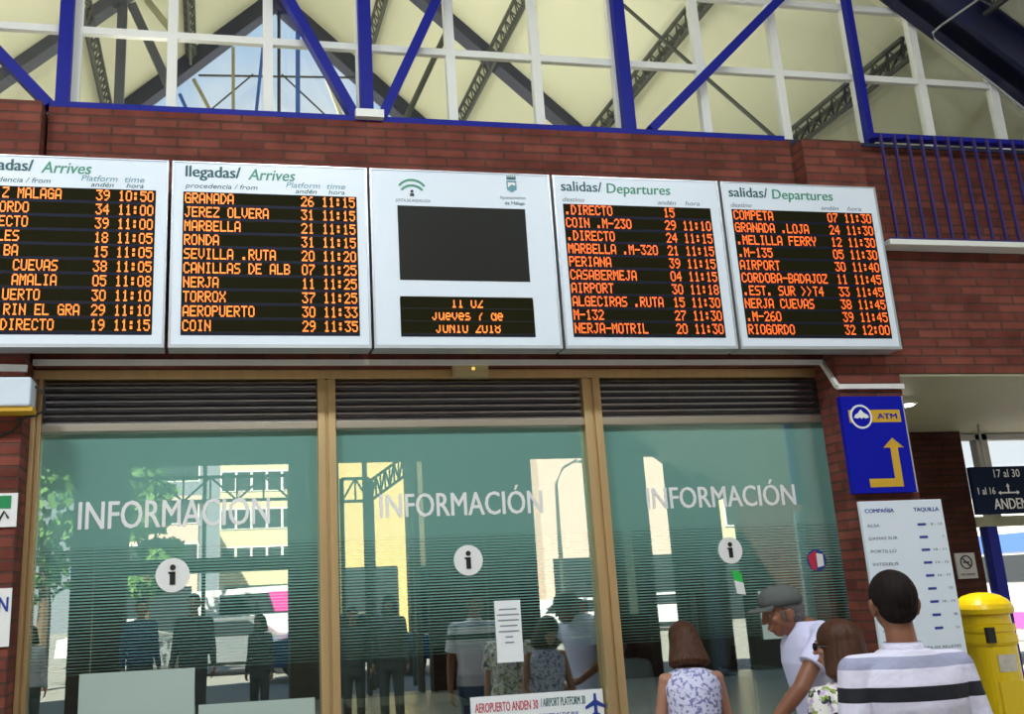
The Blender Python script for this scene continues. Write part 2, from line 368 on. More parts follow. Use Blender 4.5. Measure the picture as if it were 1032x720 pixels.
struct('roof_booth', M['soffit'], 'flat roof of the information booth', 'roof', -1.13, 4.36, 7.08, 11, 4.86, 4.96)
struct('wall_booth_back', M['room'], 'back wall inside the information booth', 'wall', -1.13, 4.36, 11, 11.15, 0, 4.96)
struct('wall_booth_left', M['room'], 'left side wall inside the information booth', 'wall', -1.28, -1.14, 7.31, 11, 0, 4.96)
struct('wall_booth_right', M['room'], 'right side wall inside the information booth', 'wall', 4.46, 4.6, 7.31, 11, 0, 4.96)
# roofs
def roof(name, label, zf, y0, y1, reach, m):
    for s in (-1, 1):
        a, b = XM, XM+s*reach
        MBx = MB().prism([(a, zf(a)), (b, zf(b)), (b, zf(b)+.12), (a, zf(a)+.12)], y0, y1)
        tag(MBx.build(name, m), label % ('left' if s < 0 else 'right'), 'roof', kind='structure')
roof('ceiling_hall', 'cream %s roof slope of the hall in front of the glazing', zfront, -6.3, 6.9, 9.2, M['cream'])
roof('ceiling_rear', 'cream %s roof slope of the hall behind the glazing', zrear, 7.0, 14.9, 7.0, M['cream'])
# entrance end of the hall, behind the viewer (seen in the booth glass)
YB = -6.0
zt = mir(300, 466, YB).z; zb1 = mir(250, 561, YB).z; zb2 = mir(250, 576, YB).z
def bx(p): return mir(p, 520, YB).x
hw_ = (10.48-zt-.4)/.78
MBx = MB().prism([(XM-hw_, zt+.4), (XM+hw_, zt+.4), (XM, zfront(XM))], YB-.3, YB).box(-8, 16, YB-.3, YB, zt, zt+.4)
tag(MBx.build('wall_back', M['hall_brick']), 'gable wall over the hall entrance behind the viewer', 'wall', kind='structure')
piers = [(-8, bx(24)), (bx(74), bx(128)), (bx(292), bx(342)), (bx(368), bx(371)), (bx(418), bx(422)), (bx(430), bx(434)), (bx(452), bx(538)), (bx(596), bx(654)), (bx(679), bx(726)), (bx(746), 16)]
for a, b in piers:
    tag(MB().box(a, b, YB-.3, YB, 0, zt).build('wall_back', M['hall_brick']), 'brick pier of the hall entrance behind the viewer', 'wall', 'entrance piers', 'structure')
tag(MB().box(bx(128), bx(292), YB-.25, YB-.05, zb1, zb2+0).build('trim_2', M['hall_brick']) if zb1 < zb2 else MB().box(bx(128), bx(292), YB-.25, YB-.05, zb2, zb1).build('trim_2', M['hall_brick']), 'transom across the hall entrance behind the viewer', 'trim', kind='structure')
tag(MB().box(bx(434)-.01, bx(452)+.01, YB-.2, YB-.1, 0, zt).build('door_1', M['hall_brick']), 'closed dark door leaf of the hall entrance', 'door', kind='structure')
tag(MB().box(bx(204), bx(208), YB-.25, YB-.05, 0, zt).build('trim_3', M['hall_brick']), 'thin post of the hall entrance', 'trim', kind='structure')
for x in (-7.4, 9.4):
    for y in (-5.4, -1, 3.2):
        o = thing('steel_column', 'tall navy steel column under the %s eaves, %s' % ('left' if x < 0 else 'right', {-5.4: 'next to the entrance', -1: 'midway along', 3.2: 'nearest the booth'}[y]), 'column', (x, y, 0), 'eaves columns')
        MB().box(x-.1, x+.1, y-.1, y+.1, .02, zfront(x)-.05, bev=.01).build('shaft', M['navy'], o)
        MB().box(x-.2, x+.2, y-.2, y+.2, 0, .03).build('base_plate', M['navy'], o)

# ------------------------------------------------------------------ glazed booth front
def jamb(name, label, x0, x1):
    b = MB(); w = x1-x0
    b.box(x0, x0+w*.42, 6.93, 7.06, 0, 3.17, bev=.004); b.box(x0+w*.58, x1, 6.93, 7.06, 0, 3.17, bev=.004); b.box(x0+w*.3, x1-w*.3, 6.95, 7.05, 0, 3.165)
    tag(b.build(name, M['bronze']), label, 'window frame', kind='structure')
jamb('trim_4', 'bronze left jamb of the booth glazing', -1.14, -1.075)
jamb('trim_5', 'bronze mullion between left and middle booth windows', .672, .792)
jamb('trim_6', 'bronze mullion between middle and right booth windows', 2.543, 2.676)
tag(MB().box(4.425, 4.46, 6.935, 7.06, 0, 3.17, bev=.004).build('trim_7', M['slat']), 'dark right jamb of the booth glazing', 'window frame', kind='structure')
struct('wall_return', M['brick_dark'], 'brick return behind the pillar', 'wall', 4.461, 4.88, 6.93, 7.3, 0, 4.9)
b = MB().box(-1.14, 4.46, 6.93, 7.06, 3.17, 3.235, bev=.005)
tag(b.build('trim_8', M['bronze']), 'bronze header over the booth windows', 'window frame', kind='structure')
ZL0, ZL1 = 2.885, 3.17
zs = [at(300, 545, G).z, at(300, 668, G).z]
wins = [('window_1', -1.075, .672, 'left', (78, 272, 535, 527, 24), (174, 580, 15)),
        ('window_2', .792, 2.543, 'middle', (383, 548, 521, 518, 21.5), (472, 565, 14.2)),
        ('window_3', 2.676, 4.425, 'right', (653, 803, 514, 508, 20.5), (736, 555, 13))]
for name, x0, x1, side, tx, ic in wins:
    W = thing(name, side+' booth window under a dark louvre, lettered in white', 'window', ((x0+x1)/2, G, 0), None, 'structure')
    box('louvre_backing', M['dark'], W, x0, x1, 7.045, 7.06, ZL0, ZL1)
    b = MB()
    for k in range(6):
        z = ZL0+.02+k*.046
        b.bar((x0+.004, 6.995, z), (x1-.004, 6.995, z), .062, .008, up=(0, .55, .83))
        b.box(x0+.004, x1-.004, 6.962, 6.968, z-.022, z-.008)
    b.build('louvre_slats', M['slat'], W)
    b = MB().box(x0, x1, 6.94, 7.05, 2.833, ZL0, bev=.006); b.build('rail', M['steel_rail'], W)
    box('glass_pane', M['glass'], W, x0, x1, 7.0, 7.012, .08, 2.833)
    b = MB().box(x0, x1, 6.9985, 6.9998, zs[0], 2.833)
    n = 40
    for k in range(n):
        z = zs[0]-(k+.9)*(zs[0]-zs[1])/n
        b.box(x0, x1, 6.9985, 6.9998, z, z+(.85-.80*k/n)*(zs[0]-zs[1])/n)
    b.build('privacy_film', M['film'], W)
    box('bottom_rail', M['bronze'], W, x0, x1, 6.95, 7.05, 0, .08)
    a = at(tx[0], tx[2], 6.994); c = at(tx[1], tx[3], 6.994)
    cap = tx[4]/F_PX*7.4
    text('lettering', 'INFORMACIÓN', a.x, c.x, (a.z+c.z)/2, cap, 6.997, M['vinyl'], W, bold=.012)
    p = at(ic[0], ic[1], 6.994); r = ic[2]/F_PX*7.35
    MB().disc(p.x, p.z, r, 6.991, 6.996).build('info_symbol', M['vinyl'], W)
    b = MB().disc(p.x, p.z+r*.45, r*.17, 6.986, 6.990, seg=20); b.box(p.x-r*.16, p.x+r*.16, 6.986, 6.990, p.z-r*.55, p.z+r*.2); b.box(p.x-r*.26, p.x+r*.1, 6.986, 6.990, p.z+r*.08, p.z+r*.2)
    b.build('info_letter', M['ink'], W)
    if side == 'middle':
        for px in (428, 492):
            xx = at(px, 600, G).x
            box('door_stile', M['dark'] if px < 450 else M['steel_rail'], W, xx-.018 if px < 450 else xx-.006, xx+.018 if px < 450 else xx+.006, 7.013, 7.028, .08, 2.83 if px > 450 else 2.83)
# papers and stickers behind the glass
def sheet(name, label, cat, q, Y, m=None, group=None):
    a = at(q[0], q[1], Y); c = at(q[2], q[3], Y)
    o = thing(name, label, cat, ((a.x+c.x)/2, Y, c.z), group)
    MB().box(a.x, c.x, Y, Y+.004, c.z, a.z).build('sheet', m or M['paper'], o)
    return o, a, c
o, a, c = sheet('paper_notice', 'white printed page taped to the middle window, above the airport banner', 'paper', (498, 606, 528, 667), 6.992)
for k in range(7):
    z = a.z-.06-k*.035; w_ = (.12, .15, .14, .12, .14, .05, .06)[k]
    xx = (a.x+c.x)/2
    MB().box(xx-w_/2, xx+w_/2, 6.989, 6.9915, z, z+.008).build('text_line', M['grey_ink'], o)
o, a, c = sheet('airport_banner', 'white banner about the airport platform low in the middle window', 'banner', (474, 705, 607, 760), 6.992)
c = at(607, 693, 6.992)
o2 = o
bb = [x for x in o.children][0]; bpy.data.objects.remove(bb)
za = at(540, 699, 6.992).z
MB().box(a.x, c.x, 6.992, 6.996, za-.42, za).build('sheet', M['paper'], o)
xs = lambda f: a.x+(c.x-a.x)*f
text('red_text', 'AEROPUERTO ANDEN 30', xs(.03), xs(.50), za-.095, .055, 6.9905, M['red_ink'], o, bold=.01)
text('blue_text', '/ AIRPORT PLATFORM 30', xs(.52), xs(.86), za-.085, .05, 6.9905, M['teal_ink'], o, bold=.01)
text('small_text', 'BILLETES EN EL AUTOBUS - TICKETS IN THE BUS', xs(.10), xs(.80), za-.16, .032, 6.9905, M['blue_ink'], o)
b = MB(); px, pz = xs(.935), za-.09
b.hull([(px-.012, y, pz-.07) for y in (6.9865, 6.9905)]+[(px+.012, y, pz-.07) for y in (6.9865, 6.9905)]+[(px+.008, y, pz+.065) for y in (6.9865, 6.9905)]+[(px-.008, y, pz+.065) for y in (6.9865, 6.9905)])
for s in (-1, 1):
    b.hull([(px, y, pz+.03) for y in (6.9875, 6.9905)]+[(px, y, pz-.005) for y in (6.9875, 6.9905)]+[(px+s*.07, y, pz-.03) for y in (6.9875, 6.9905)]+[(px+s*.07, y, pz-.012) for y in (6.9875, 6.9905)])
    b.hull([(px, y, pz-.045) for y in (6.9875, 6.9905)]+[(px, y, pz-.06) for y in (6.9875, 6.9905)]+[(px+s*.03, y, pz-.072) for y in (6.9875, 6.9905)]+[(px+s*.03, y, pz-.062) for y in (6.9875, 6.9905)])
b.build('plane_symbol', M['blue_ink'], o)
o, a, c = sheet('paper_notice', 'large blank white sheet, coloured dim green as through glass, low in the left window', 'paper', (80, 680, 195, 760), 6.992, M['card'])
o, a, c = sheet('paper_notice', 'low wide white sheet, coloured dim green as through glass, beside the large one in the left window', 'paper', (200, 711, 318, 760), 6.992, M['card'])
o, a, c = sheet('paper_notice', 'pale poster on the glass at the face of the capped man', 'paper', (764, 596, 802, 643), 6.992, M['card'])
p = at(822, 565, 7.01)
o = thing('round_sticker', 'round red white and blue sticker at the right edge of the right window', 'sticker', (p.x, 6.997, p.z-.06))
MB().disc(p.x, p.z, .075, 6.9945, 6.998).build('disc', M['carblue'], o)
MB().prism([(p.x-.07, p.z+.03), (p.x+.0, p.z+.07), (p.x-.01, p.z-.07), (p.x-.05, p.z-.055)], 6.991, 6.9943).build('red_field', M['red_ink'], o)
MB().prism([(p.x+.0, p.z+.05), (p.x+.05, p.z+.04), (p.x+.05, p.z-.04), (p.x+.0, p.z-.05)], 6.991, 6.9943).build('white_field', M['vinyl'], o)
p = at(743, 585, 7.01)  # green and white patch stands in for a reflection in the glass
o = thing('reflection_patch', 'small green and white patch painted for a reflection in the right window under the round symbol', 'card', (p.x, 6.997, p.z-.1))
MB().prism([(p.x-.045, p.z+.07), (p.x+.03, p.z+.05), (p.x+.035, p.z-.02), (p.x-.03, p.z)], 6.993, 6.997).build('green_half', mat('reflection_green', (.03, .5, .08)), o)
MB().prism([(p.x-.03, p.z), (p.x+.035, p.z-.02), (p.x+.045, p.z-.1), (p.x-.02, p.z-.09)], 6.993, 6.997).build('white_half', M['vinyl'], o)

# ------------------------------------------------------------------ conduit, sensor, little fittings
pA = at(30, 363, 6.78); pB = at(825, 367.5, 6.78); zc = (pA.z+pB.z)/2
pC = at(845, 390, 6.63)
o = thing('conduit', 'white conduit along the header, stepping down onto the pillar', 'conduit', (1.5, 6.78, zc))
MB().bar((-1.12, 6.785, zc), (4.36, 6.785, zc), .03, .035).build('header_run', M['conduit'], o)
MB().bar((4.355, 6.785, zc), (4.355, 6.635, pC.z), .03).build('slanted_run', M['conduit'], o)
MB().bar((4.35, 6.63, pC.z), (4.88, 6.63, pC.z), .03, .035).build('pillar_run', M['conduit'], o)
p = at(0, 368, 6.62); q = at(27, 371, 6.62)
o = tag(MB().bar((p.x-.5, 6.636, p.z), (q.x, 6.636, q.z), .03, .04).build('conduit', M['conduit']), 'short white conduit on the left pilaster above the white lamp box', 'conduit')
p = at(456, 366, 6.86); q = at(491, 381, 6.86)
o = thing('motion_sensor', 'beige door sensor box on the header over the middle window', 'sensor', ((p.x+q.x)/2, 6.86, q.z))
MB().box(p.x, q.x, 6.80, 6.90, q.z, p.z, bev=.012).build('housing', mat('beige_plastic', (.45, .36, .18), .5), o)
MB().disc((p.x+q.x)/2+.01, (p.z+q.z)/2, .012, 6.795, 6.80, seg=16).build('indicator', mat('yellow_indicator', (.8, .6, .1), emit=(1, .7, .15), es=.8), o)
p = at(-30, 380, 6.45); q = at(30, 409, 6.45)
o = thing('emergency_lamp', 'white emergency lamp box at the left edge, beside the louvre', 'lamp', ((p.x+q.x)/2, 6.55, q.z))
MB().box(p.x, q.x, 6.45, 6.652, q.z, p.z, bev=.012).build('housing', mat('pale_blue_white_plastic', (.62, .70, .78), .4), o)
MB().box(p.x-.005, q.x+.012, 6.47, 6.64, q.z-.028, q.z).build('base_strip', M['yellow'], o)
MB().tube([(q.x, 6.6, p.z-.03), (q.x+.05, 6.6, p.z-.06), (q.x+.06, 6.62, q.z), (q.x, 6.63, q.z-.03), (q.x-.1, 6.635, q.z-.05)], .008).build('cable', M['blackcable'], o)
MB().tube([(q.x-.05, 6.63, q.z-.03), (q.x-.12, 6.638, q.z-.12), (q.x-.3, 6.638, q.z-.2)], .007).build('cable', M['blackcable'], o)
p = at(-25, 498, 6.63); q = at(16, 531, 6.63)
o = thing('safety_sign', 'white and green safety sign on the left pilaster', 'sign', ((p.x+q.x)/2, 6.64, q.z))
MB().box(p.x, q.x, 6.633, 6.645, q.z, p.z).build('panel', M['vinyl'], o)
zm = p.z-(p.z-q.z)*.45
MB().box(p.x+.02, q.x-.035, 6.628, 6.632, zm, p.z-.015).build('green_field', mat('safety_green', (.01, .25, .08)), o)
MB().tube([(q.x-.1, 6.63, q.z+.03), (q.x-.07, 6.63, q.z+.09), (q.x-.045, 6.63, q.z+.05)], .007).build('pictogram', M['ink'], o)
p = at(-40, 595, 6.63); q = at(8.5, 652, 6.63)
o = thing('wall_notice', 'white notice with a blue letter at the left edge below the safety sign', 'sign', ((p.x+q.x)/2, 6.64, q.z))
MB().box(p.x, q.x, 6.633, 6.645, q.z, p.z).build('panel', M['vinyl'], o)
text('blue_letter', 'N', q.x-.07, q.x-.015, p.z-.13, .08, 6.631, M['blue_ink'], o, bold=.02)

# ------------------------------------------------------------------ timetable boards
def board(name, label, cat, x0, x1, z0, z1, group):
    o = thing(name, label, cat, ((x0+x1)/2, 6.62, z0), group)
    b = MB().box(x0+.006, x1-.006, 6.452, 6.60, z0+.01, z1-.006, bev=.006); b.build('housing', M['board'], o)
    b = MB(); e = .014
    b.box(x0, x0+e, 6.447, 6.61, z0, z1); b.box(x1-e, x1, 6.447, 6.61, z0, z1); b.box(x0+e, x1-e, 6.447, 6.61, z1-.008, z1); b.box(x0+e, x1-e, 6.445, 6.61, z0, z0+.022)
    b.build('edge_frame', M['aluminium'], o)
    for xx in (x0+.25, x1-.25): box('wall_bracket', M['dark'], o, xx-.05, xx+.05, 6.601, 6.80, z0+.3, z0+1.0)
    return o
ZB0, ZB1 = 3.268, 4.508
BX = [(-1.565, -.310), (-.288, .975), (.993, 2.254), (2.275, 3.521), (3.541, 4.790)]
def screen(o, q, Yp=6.449, rows=None, m=None):
    a = at(q[0], q[1], Yp); c = at(q[2], q[3], Yp)
    mm = m or stripe_screen('led_panel_face', rows, a.z, c.z)
    box('led_panel' if rows else 'tv_screen', mm, o, a.x, c.x, Yp-.001, Yp+.002, c.z, a.z)
    return a.x, c.x, a.z, c.z
def bscreen(i, l, r, t=None):                               # screen edges measured at mid height
    return l, r
ZS1 = at(620, 207, 6.448).z; ZS0 = at(640, 340, 6.448).z
SCR = {0: (-1.49, at(155, 264, 6.448).x), 1: (at(183.3, 265, 6.448).x, at(361, 265, 6.448).x), 3: (at(573, 273, 6.448).x, at(723.5, 273, 6.448).x), 4: (at(745.6, 276, 6.448).x, at(888.5, 276, 6.448).x)}
ROWS = {
 0: [('Z MALAGA', '39', '10:50', 62), ('ORDO', '34', '11:00', 29), ('ECTO', '39', '11:00', 28), ('LES', '18', '11:05', 19), ('BA', '15', '11:05', 18), ('CUEVAS', '38', '11:05', 58), ('AMALIA', '05', '11:08', 57), ('UERTO', '30', '11:10', 40), ('RIN EL GRA', '29', '11:10', 80), ('DIRECTO', '19', '11:15', 54)],
 1: [('GRANADA', '26', '11:15'), ('JEREZ OLVERA', '31', '11:15'), ('MARBELLA', '21', '11:15'), ('RONDA', '31', '11:15'), ('SEVILLA .RUTA', '20', '11:20'), ('CANILLAS DE ALB', '07', '11:25'), ('NERJA', '11', '11:25'), ('TORROX', '37', '11:25'), ('AEROPUERTO', '30', '11:33'), ('COIN', '29', '11:35')],
 3: [('.DIRECTO', '15', ''), ('COIN .M-230', '29', '11:10'), ('.DIRECTO', '24', '11:15'), ('MARBELLA .M-320', '21', '11:15'), ('PERIANA', '39', '11:15'), ('CASABERMEJA', '04', '11:15'), ('AIRPORT', '30', '11:18'), ('ALGECIRAS .RUTA', '15', '11:30'), ('M-132', '27', '11:30'), ('NERJA-MOTRIL', '20', '11:30')],
 4: [('COMPETA', '07', '11:30'), ('GRANADA .LOJA', '24', '11:30'), ('.MELILLA FERRY', '12', '11:30'), ('.M-135', '05', '11:30'), ('AIRPORT', '30', '11:40'), ('CORDOBA-BADAJOZ', '11', '11:45'), ('.EST. SUR >>T4', '33', '11:45'), ('NERJA CUEVAS', '38', '11:45'), ('.M-260', '39', '11:45'), ('RIOGORDO', '32', '12:00')]}
LB = {0: ('arrivals_board', 'white arrivals board cut by the left edge, first time 10:50', 'arrivals board', 'arrivals boards'),
      1: ('arrivals_board', 'white arrivals board with Granada in its top row, left of the blank screen', 'arrivals board', 'arrivals boards'),
      3: ('departures_board', 'white departures board next to the blank screen, Directo in its top row', 'departures board', 'departures boards'),
      4: ('departures_board', 'rightmost white departures board, Competa in its top row, over the brick pillar', 'departures board', 'departures boards')}
for i in (0, 1, 3, 4):
    x0, x1 = BX[i]; nm, lb, ct, gr = LB[i]
    o = board(nm, lb, ct, x0, x1, ZB0, ZB1, gr)
    s0, s1 = SCR[i]; m_ = stripe_screen('led_panel_face', 10, ZS1, ZS0)
    box('led_panel', m_, o, s0, s1, 6.4485, 6.456, ZS0, ZS1)
    cw = (s1-s0-.012)/24.7; rh = (ZS1-ZS0-.01)/10
    for k, row in enumerate(ROWS[i]):
        col = 0.15
        if len(row) == 4:
            xe = at(row[3], 192+k*14.6, 6.448).x; col = (xe-s0)/cw-len(row[0])+.1
        led('led_row', [(col, row[0]), (16.7, row[1]), (19.75, row[2])], s0+.004, cw, ZS1-.008-k*rh, rh*.76, 6.4470, o, m='led' if i < 2 else 'led_red', strip=(s0+.002, s1-.002))
    wd = s1-s0; Yt = 6.4505
    ztl = at(250, 178, 6.45).z if i < 2 else at(620, 194, 6.45).z
    if i < 2:
        zt_ = ZB1-.075-.030
        text('title_text', 'llegadas/', s0+.01, s0+.315*wd+.01, zt_, .075, Yt, M['teal_ink'], o, bold=.022)
        text('title_translation', 'Arrives', s0+.365*wd, s0+.64*wd, zt_-.008, .075, Yt, M['green_ink'], o, shear=.22, bold=.012)
        text('column_heading', 'procedencia / from', s0+.01, s0+.42*wd, ZS1+.028, .032, Yt, M['teal_ink'], o, shear=.22)
        text('column_heading', 'Platform', s0+.585*wd, s0+.785*wd, ZS1+.052, .038, Yt, M['pale_ink'], o, shear=.22)
        text('column_heading', 'andén', s0+.64*wd, s0+.765*wd, ZS1+.014, .03, Yt, M['teal_ink'], o, shear=.22)
        text('column_heading', 'time', s0+.825*wd, s0+.935*wd, ZS1+.052, .038, Yt, M['pale_ink'], o, shear=.22)
        text('column_heading', 'hora', s0+.835*wd, s0+.93*wd, ZS1+.014, .03, Yt, M['teal_ink'], o, shear=.22)
    else:
        zt_ = ZB1-.075-.038
        text('title_text', 'salidas/', s0-.005, s0+.27*wd, zt_, .072, Yt, M['teal_ink'], o, bold=.012)
        text('title_translation', 'Departures', s0+.30*wd, s0+.735*wd, zt_-.006, .072, Yt, M['green_ink'], o, shear=.05, bold=.012)
        text('column_heading', 'destino', s0, s0+.145*wd, ZS1+.018, .032, Yt, M['grey_ink'], o, shear=.22)
        text('column_heading', 'andén', s0+.64*wd, s0+.765*wd, ZS1+.018, .032, Yt, M['grey_ink'], o, shear=.22)
        text('column_heading', 'hora', s0+.83*wd, s0+.93*wd, ZS1+.018, .032, Yt, M['grey_ink'], o, shear=.22)
# the board with the blank screen and the clock
x0, x1 = BX[2]
o = board('information_board', 'white middle board with a blank black screen over a small clock display', 'information board', x0, x1, ZB0, ZB1, None)
a = at(400.5, 207, 6.448); c = at(534.3, 283, 6.448); zt1 = at(466, 209, 6.448).z; zb = at(466, 283, 6.448).z
box('tv_screen', M['screen'], o, a.x, c.x, 6.4485, 6.456, zb, zt1)
a = at(403, 301, 6.448); c = at(540, 340, 6.448); zt2 = at(470, 301.5, 6.448).z; zb = at(470, 339.5, 6.448).z
box('led_panel', stripe_screen('led_panel_face', 3, zt2, zb), o, a.x, c.x, 6.4485, 6.456, zb, zt2)
rh = (zt2-zb)/3; xc = (a.x+c.x)/2; cw = (c.x-a.x)/20.5
for k, s_ in enumerate(('11 02', 'Jueves 7 de', 'JUNIO 2018')):
    led('led_row', [(0, s_)], xc-len(s_)*cw/2, cw, zt2+.012-k*rh, rh*.86, 6.447, o, skip=2, strip=(a.x+.002, c.x-.002))
# emblem with two green arches
p = at(414, 192, 6.45); b = MB()
q0 = at(399, 190, 6.45); q1 = at(431, 190, 6.45); r = (q1.x-q0.x)/2; cx, cz = (q0.x+q1.x)/2, at(415, 191.5, 6.45).z
b.ring(cx, cz-.035, r*.92, r*1.05, 6.4485, 6.4505, PI*.2, PI*.8); b.ring(cx, cz-.06, r*.78, r*.92, 6.4485, 6.4505, PI*.22, PI*.78)
b.build('green_arches', M['green_ink'], o)
MB().disc(cx, cz-.01, .011, 6.4485, 6.4505, seg=14).build('emblem', M['ink'], o); MB().box(cx-.014, cx+.014, 6.4485, 6.4505, cz-.045, cz-.025).build('emblem', M['ink'], o)
text('emblem_text', 'JUNTA DE ANDALUCIA', cx-r*1.05, cx+r*1.15, at(415, 203.5, 6.45).z, .02, 6.4505, M['grey_ink'], o)
p = at(515.5, 187, 6.45)
sh = [(p.x-.035, p.z+.035), (p.x+.035, p.z+.035), (p.x+.035, p.z-.03), (p.x, p.z-.052), (p.x-.035, p.z-.03)]
MB().prism(sh, 6.4485, 6.4505).build('shield', M['pale_ink'], o)
MB().prism([(p.x-.026, p.z+.02), (p.x+.026, p.z+.02), (p.x+.026, p.z-.002), (p.x, p.z+.005), (p.x-.026, p.z-.016)], 6.4465, 6.448).build('shield_field', M['vinyl'], o)
b = MB().box(p.x-.032, p.x+.032, 6.4485, 6.4505, p.z+.042, p.z+.055)
for k in range(5): b.prism([(p.x-.034+k*.014, p.z+.055), (p.x-.022+k*.014, p.z+.055), (p.x-.028+k*.014, p.z+.078)], 6.4485, 6.4505)
b.build('crown', M['teal_ink'], o)
text('emblem_text', 'Ayuntamiento', p.x-.09, p.x+.095, p.z-.10, .022, 6.4505, M['grey_ink'], o)
text('emblem_text', 'de Málaga', p.x-.055, p.x+.085, p.z-.14, .022, 6.4505, M['teal_ink'], o)

# ------------------------------------------------------------------ blue truss, upper glazing, rafters
T = thing('steel_truss', 'cobalt blue steel truss standing on the brick in front of the white glazing grid', 'truss', (1.6, 6.86, 5.02))
box('bottom_chord', M['blue'], T, -1.12, 4.33, 6.80, 6.92, 5.021, 5.063)
box('bottom_chord', M['blue'], T, 4.97, 7.2, 6.62, 6.70, 5.0, 5.04)
box('bottom_chord', M['navy'], T, 4.33, 7.2, 6.83, 6.92, 5.021, 5.05)
for x in (-1.045, 1.052, 3.072, 5.125):
    box('post', M['blue'], T, x-.046 if x < 4 else x-.026, x+.046 if x < 4 else x+.026, 6.83, 6.90, 5.06, 10.02-.78*abs(x-XM)-.06)
for (p, q) in (((0, 55), (50, 107)), ((290, 0), (357, 118)), ((440, 0), (385, 118)), ((785, 0), (655, 132))):
    P, Q = at(p[0], p[1], 6.855), at(q[0], q[1], 6.855)
    d = P-Q; k = 1.0
    while k < 6 and (Q+d*(k+.1)).z < 9.9-.78*abs((Q+d*(k+.1)).x-XM): k += .1
    MB().bar(Q, Q+d*k, .07, .10, up=(0, 1, 0)).build('diagonal', M['blue'], T)
p = at(358, 122, 6.79); q = at(386, 117, 6.79)
box('gusset_plate', M['white'], T, p.x, q.x, 6.74, 6.80, 5.03, 5.09)
U = thing('window_4', 'white glazing grid of square panes over the brick band', 'window', (1.6, 6.96, 5.1), None, 'structure')
vx = [-1.66, -.985, -.33, .347, 1.03, 1.715, 2.393, 3.05, 3.765, 4.453, 5.155, 5.765, 6.455]
vx = [-5.1, -4.4, -3.7, -3.0, -2.34]+vx+[7.15, 7.85]
for x in vx:
    zt_ = 10.42-.78*abs(x-XM)
    if zt_ > 5.2: box('mullion', M['white'], U, x-.035, x+.035, 6.93, 6.99, 5.03, zt_)
for k in range(8):
    z = 5.69+.655*k if k else 5.69
    h = (10.42-z)/.78
    if h > .3: box('transom', M['white'], U, XM-h, XM+h, 6.935, 6.985, z-.027, z+.027)
box('transom', M['white'], U, XM-6, XM+6, 6.935, 6.985, 5.025, 5.06)
MB().prism([(XM-6.3, 5.03), (XM+6.3, 5.03), (XM+6.2, 5.14), (XM, 10.1), (XM-6.2, 5.14)], 6.955, 6.962).build('glass_pane', M['clear'], U)
R_ = thing('roof_portal', 'heavy navy steel rafters crossing the upper right corner in front of the glazing', 'rafter', (XM, 6.7, 5))
for s in (-1, 1):
    zz = lambda d: 10.02-.78*d
    MB().prism([(XM, zz(0)), (XM+s*8.4, zz(8.4)), (XM+s*8.4, zz(8.4)+.44), (XM, zz(0)+.44)], 6.62, 6.78).build('rafter', M['navy'], R_)
    MB().prism([(XM, zz(0)-.0), (XM+s*8.4, zz(8.4)-.0), (XM+s*8.4, zz(8.4)+.03), (XM, zz(0)+.03)], 6.56, 6.90).build('flange', M['navy'], R_)
    MB().prism([(XM, zz(0)+.41), (XM+s*8.4, zz(8.4)+.41), (XM+s*8.4, zz(8.4)+.44), (XM, zz(0)+.44)], 6.56, 6.84).build('flange', M['navy'], R_)
P = [at(x, y, 6.54) for x, y in ((1040, 116), (1000, 84), (942, 40), (940, 33), (948, 26))]
o = tag(MB().tube(P+[at(985, 0, 6.2), at(1000, -12, 5.9)], .009).build('cable_run', M['cable']), 'thin grey cable run clipped along the navy rafter and the lattice purlin', 'cable')
# rear roof frame
YR = 11.83
R2 = thing('roof_frame', 'grey navy roof frame with post and struts behind the glazing grid', 'rafter', (XM, YR, 5))
for s in (-1, 1):
    zz = lambda d: 10.73-.92*d
    MB().prism([(XM, zz(0)), (XM+s*6.9, zz(6.9)), (XM+s*6.9, zz(6.9)+.18), (XM, zz(0)+.18)], YR-.12, YR+.12).build('rafter', M['greysteel'] if s < 0 else M['navy'], R2)
a = at(124, 0, YR)
MB().bar((a.x, YR, 4.97), (a.x, YR, zrear(a.x)-.2), .11).build('post', M['greysteel'], R2)
a, c = at(133, 5, YR), at(168, 82, YR)
MB().bar(a, c+(c-a)*.1, .10).build('strut', M['greysteel'], R2)
a, c = at(148, 0, 12.2), at(180, 40, 12.2)
MB().bar(a, c, .07).build('strut', M['soffit'], R2)
# lattice purlins
def slope_pt(x, y, drop=.22, s=1):
    d = RV*(x-CX)+UV*(CY-y)+FV*F_PX                       # meets z = 10.92-drop-.92*s*(X-XM)
    t = (10.92-drop+.92*s*XM-EZ)/(d.z+.92*s*d.x)
    return Vector((0, 0, EZ))+d*t
def purlin(x, z, y0, y1, label, wdt=.13, hgt=.17):
    o = thing('lattice_purlin', label, 'purlin', (x, (y0+y1)/2, z-.1), 'lattice purlins')
    for dx, dz in ((-wdt/2, 0), (wdt/2, 0), (0, -hgt)):
        MB().bar((x+dx, y0, z+dz), (x+dx, y1, z+dz), .035).build('chord', M['lattice'], o)
    b = MB(); n = int((y1-y0)/.22)
    for k in range(n):
        ya, yb = y0+(y1-y0)*k/n, y0+(y1-y0)*(k+1)/n; ym = (ya+yb)/2
        for dx in (-wdt/2, wdt/2):
            b.bar((x+dx, ya, z), (x, ym, z-hgt), .016); b.bar((x, ym, z-hgt), (x+dx, yb, z), .016)
        b.bar((x-wdt/2, ya, z), (x+wdt/2, yb, z), .014)
    b.build('lacing', M['lattice'], o)
PX = []
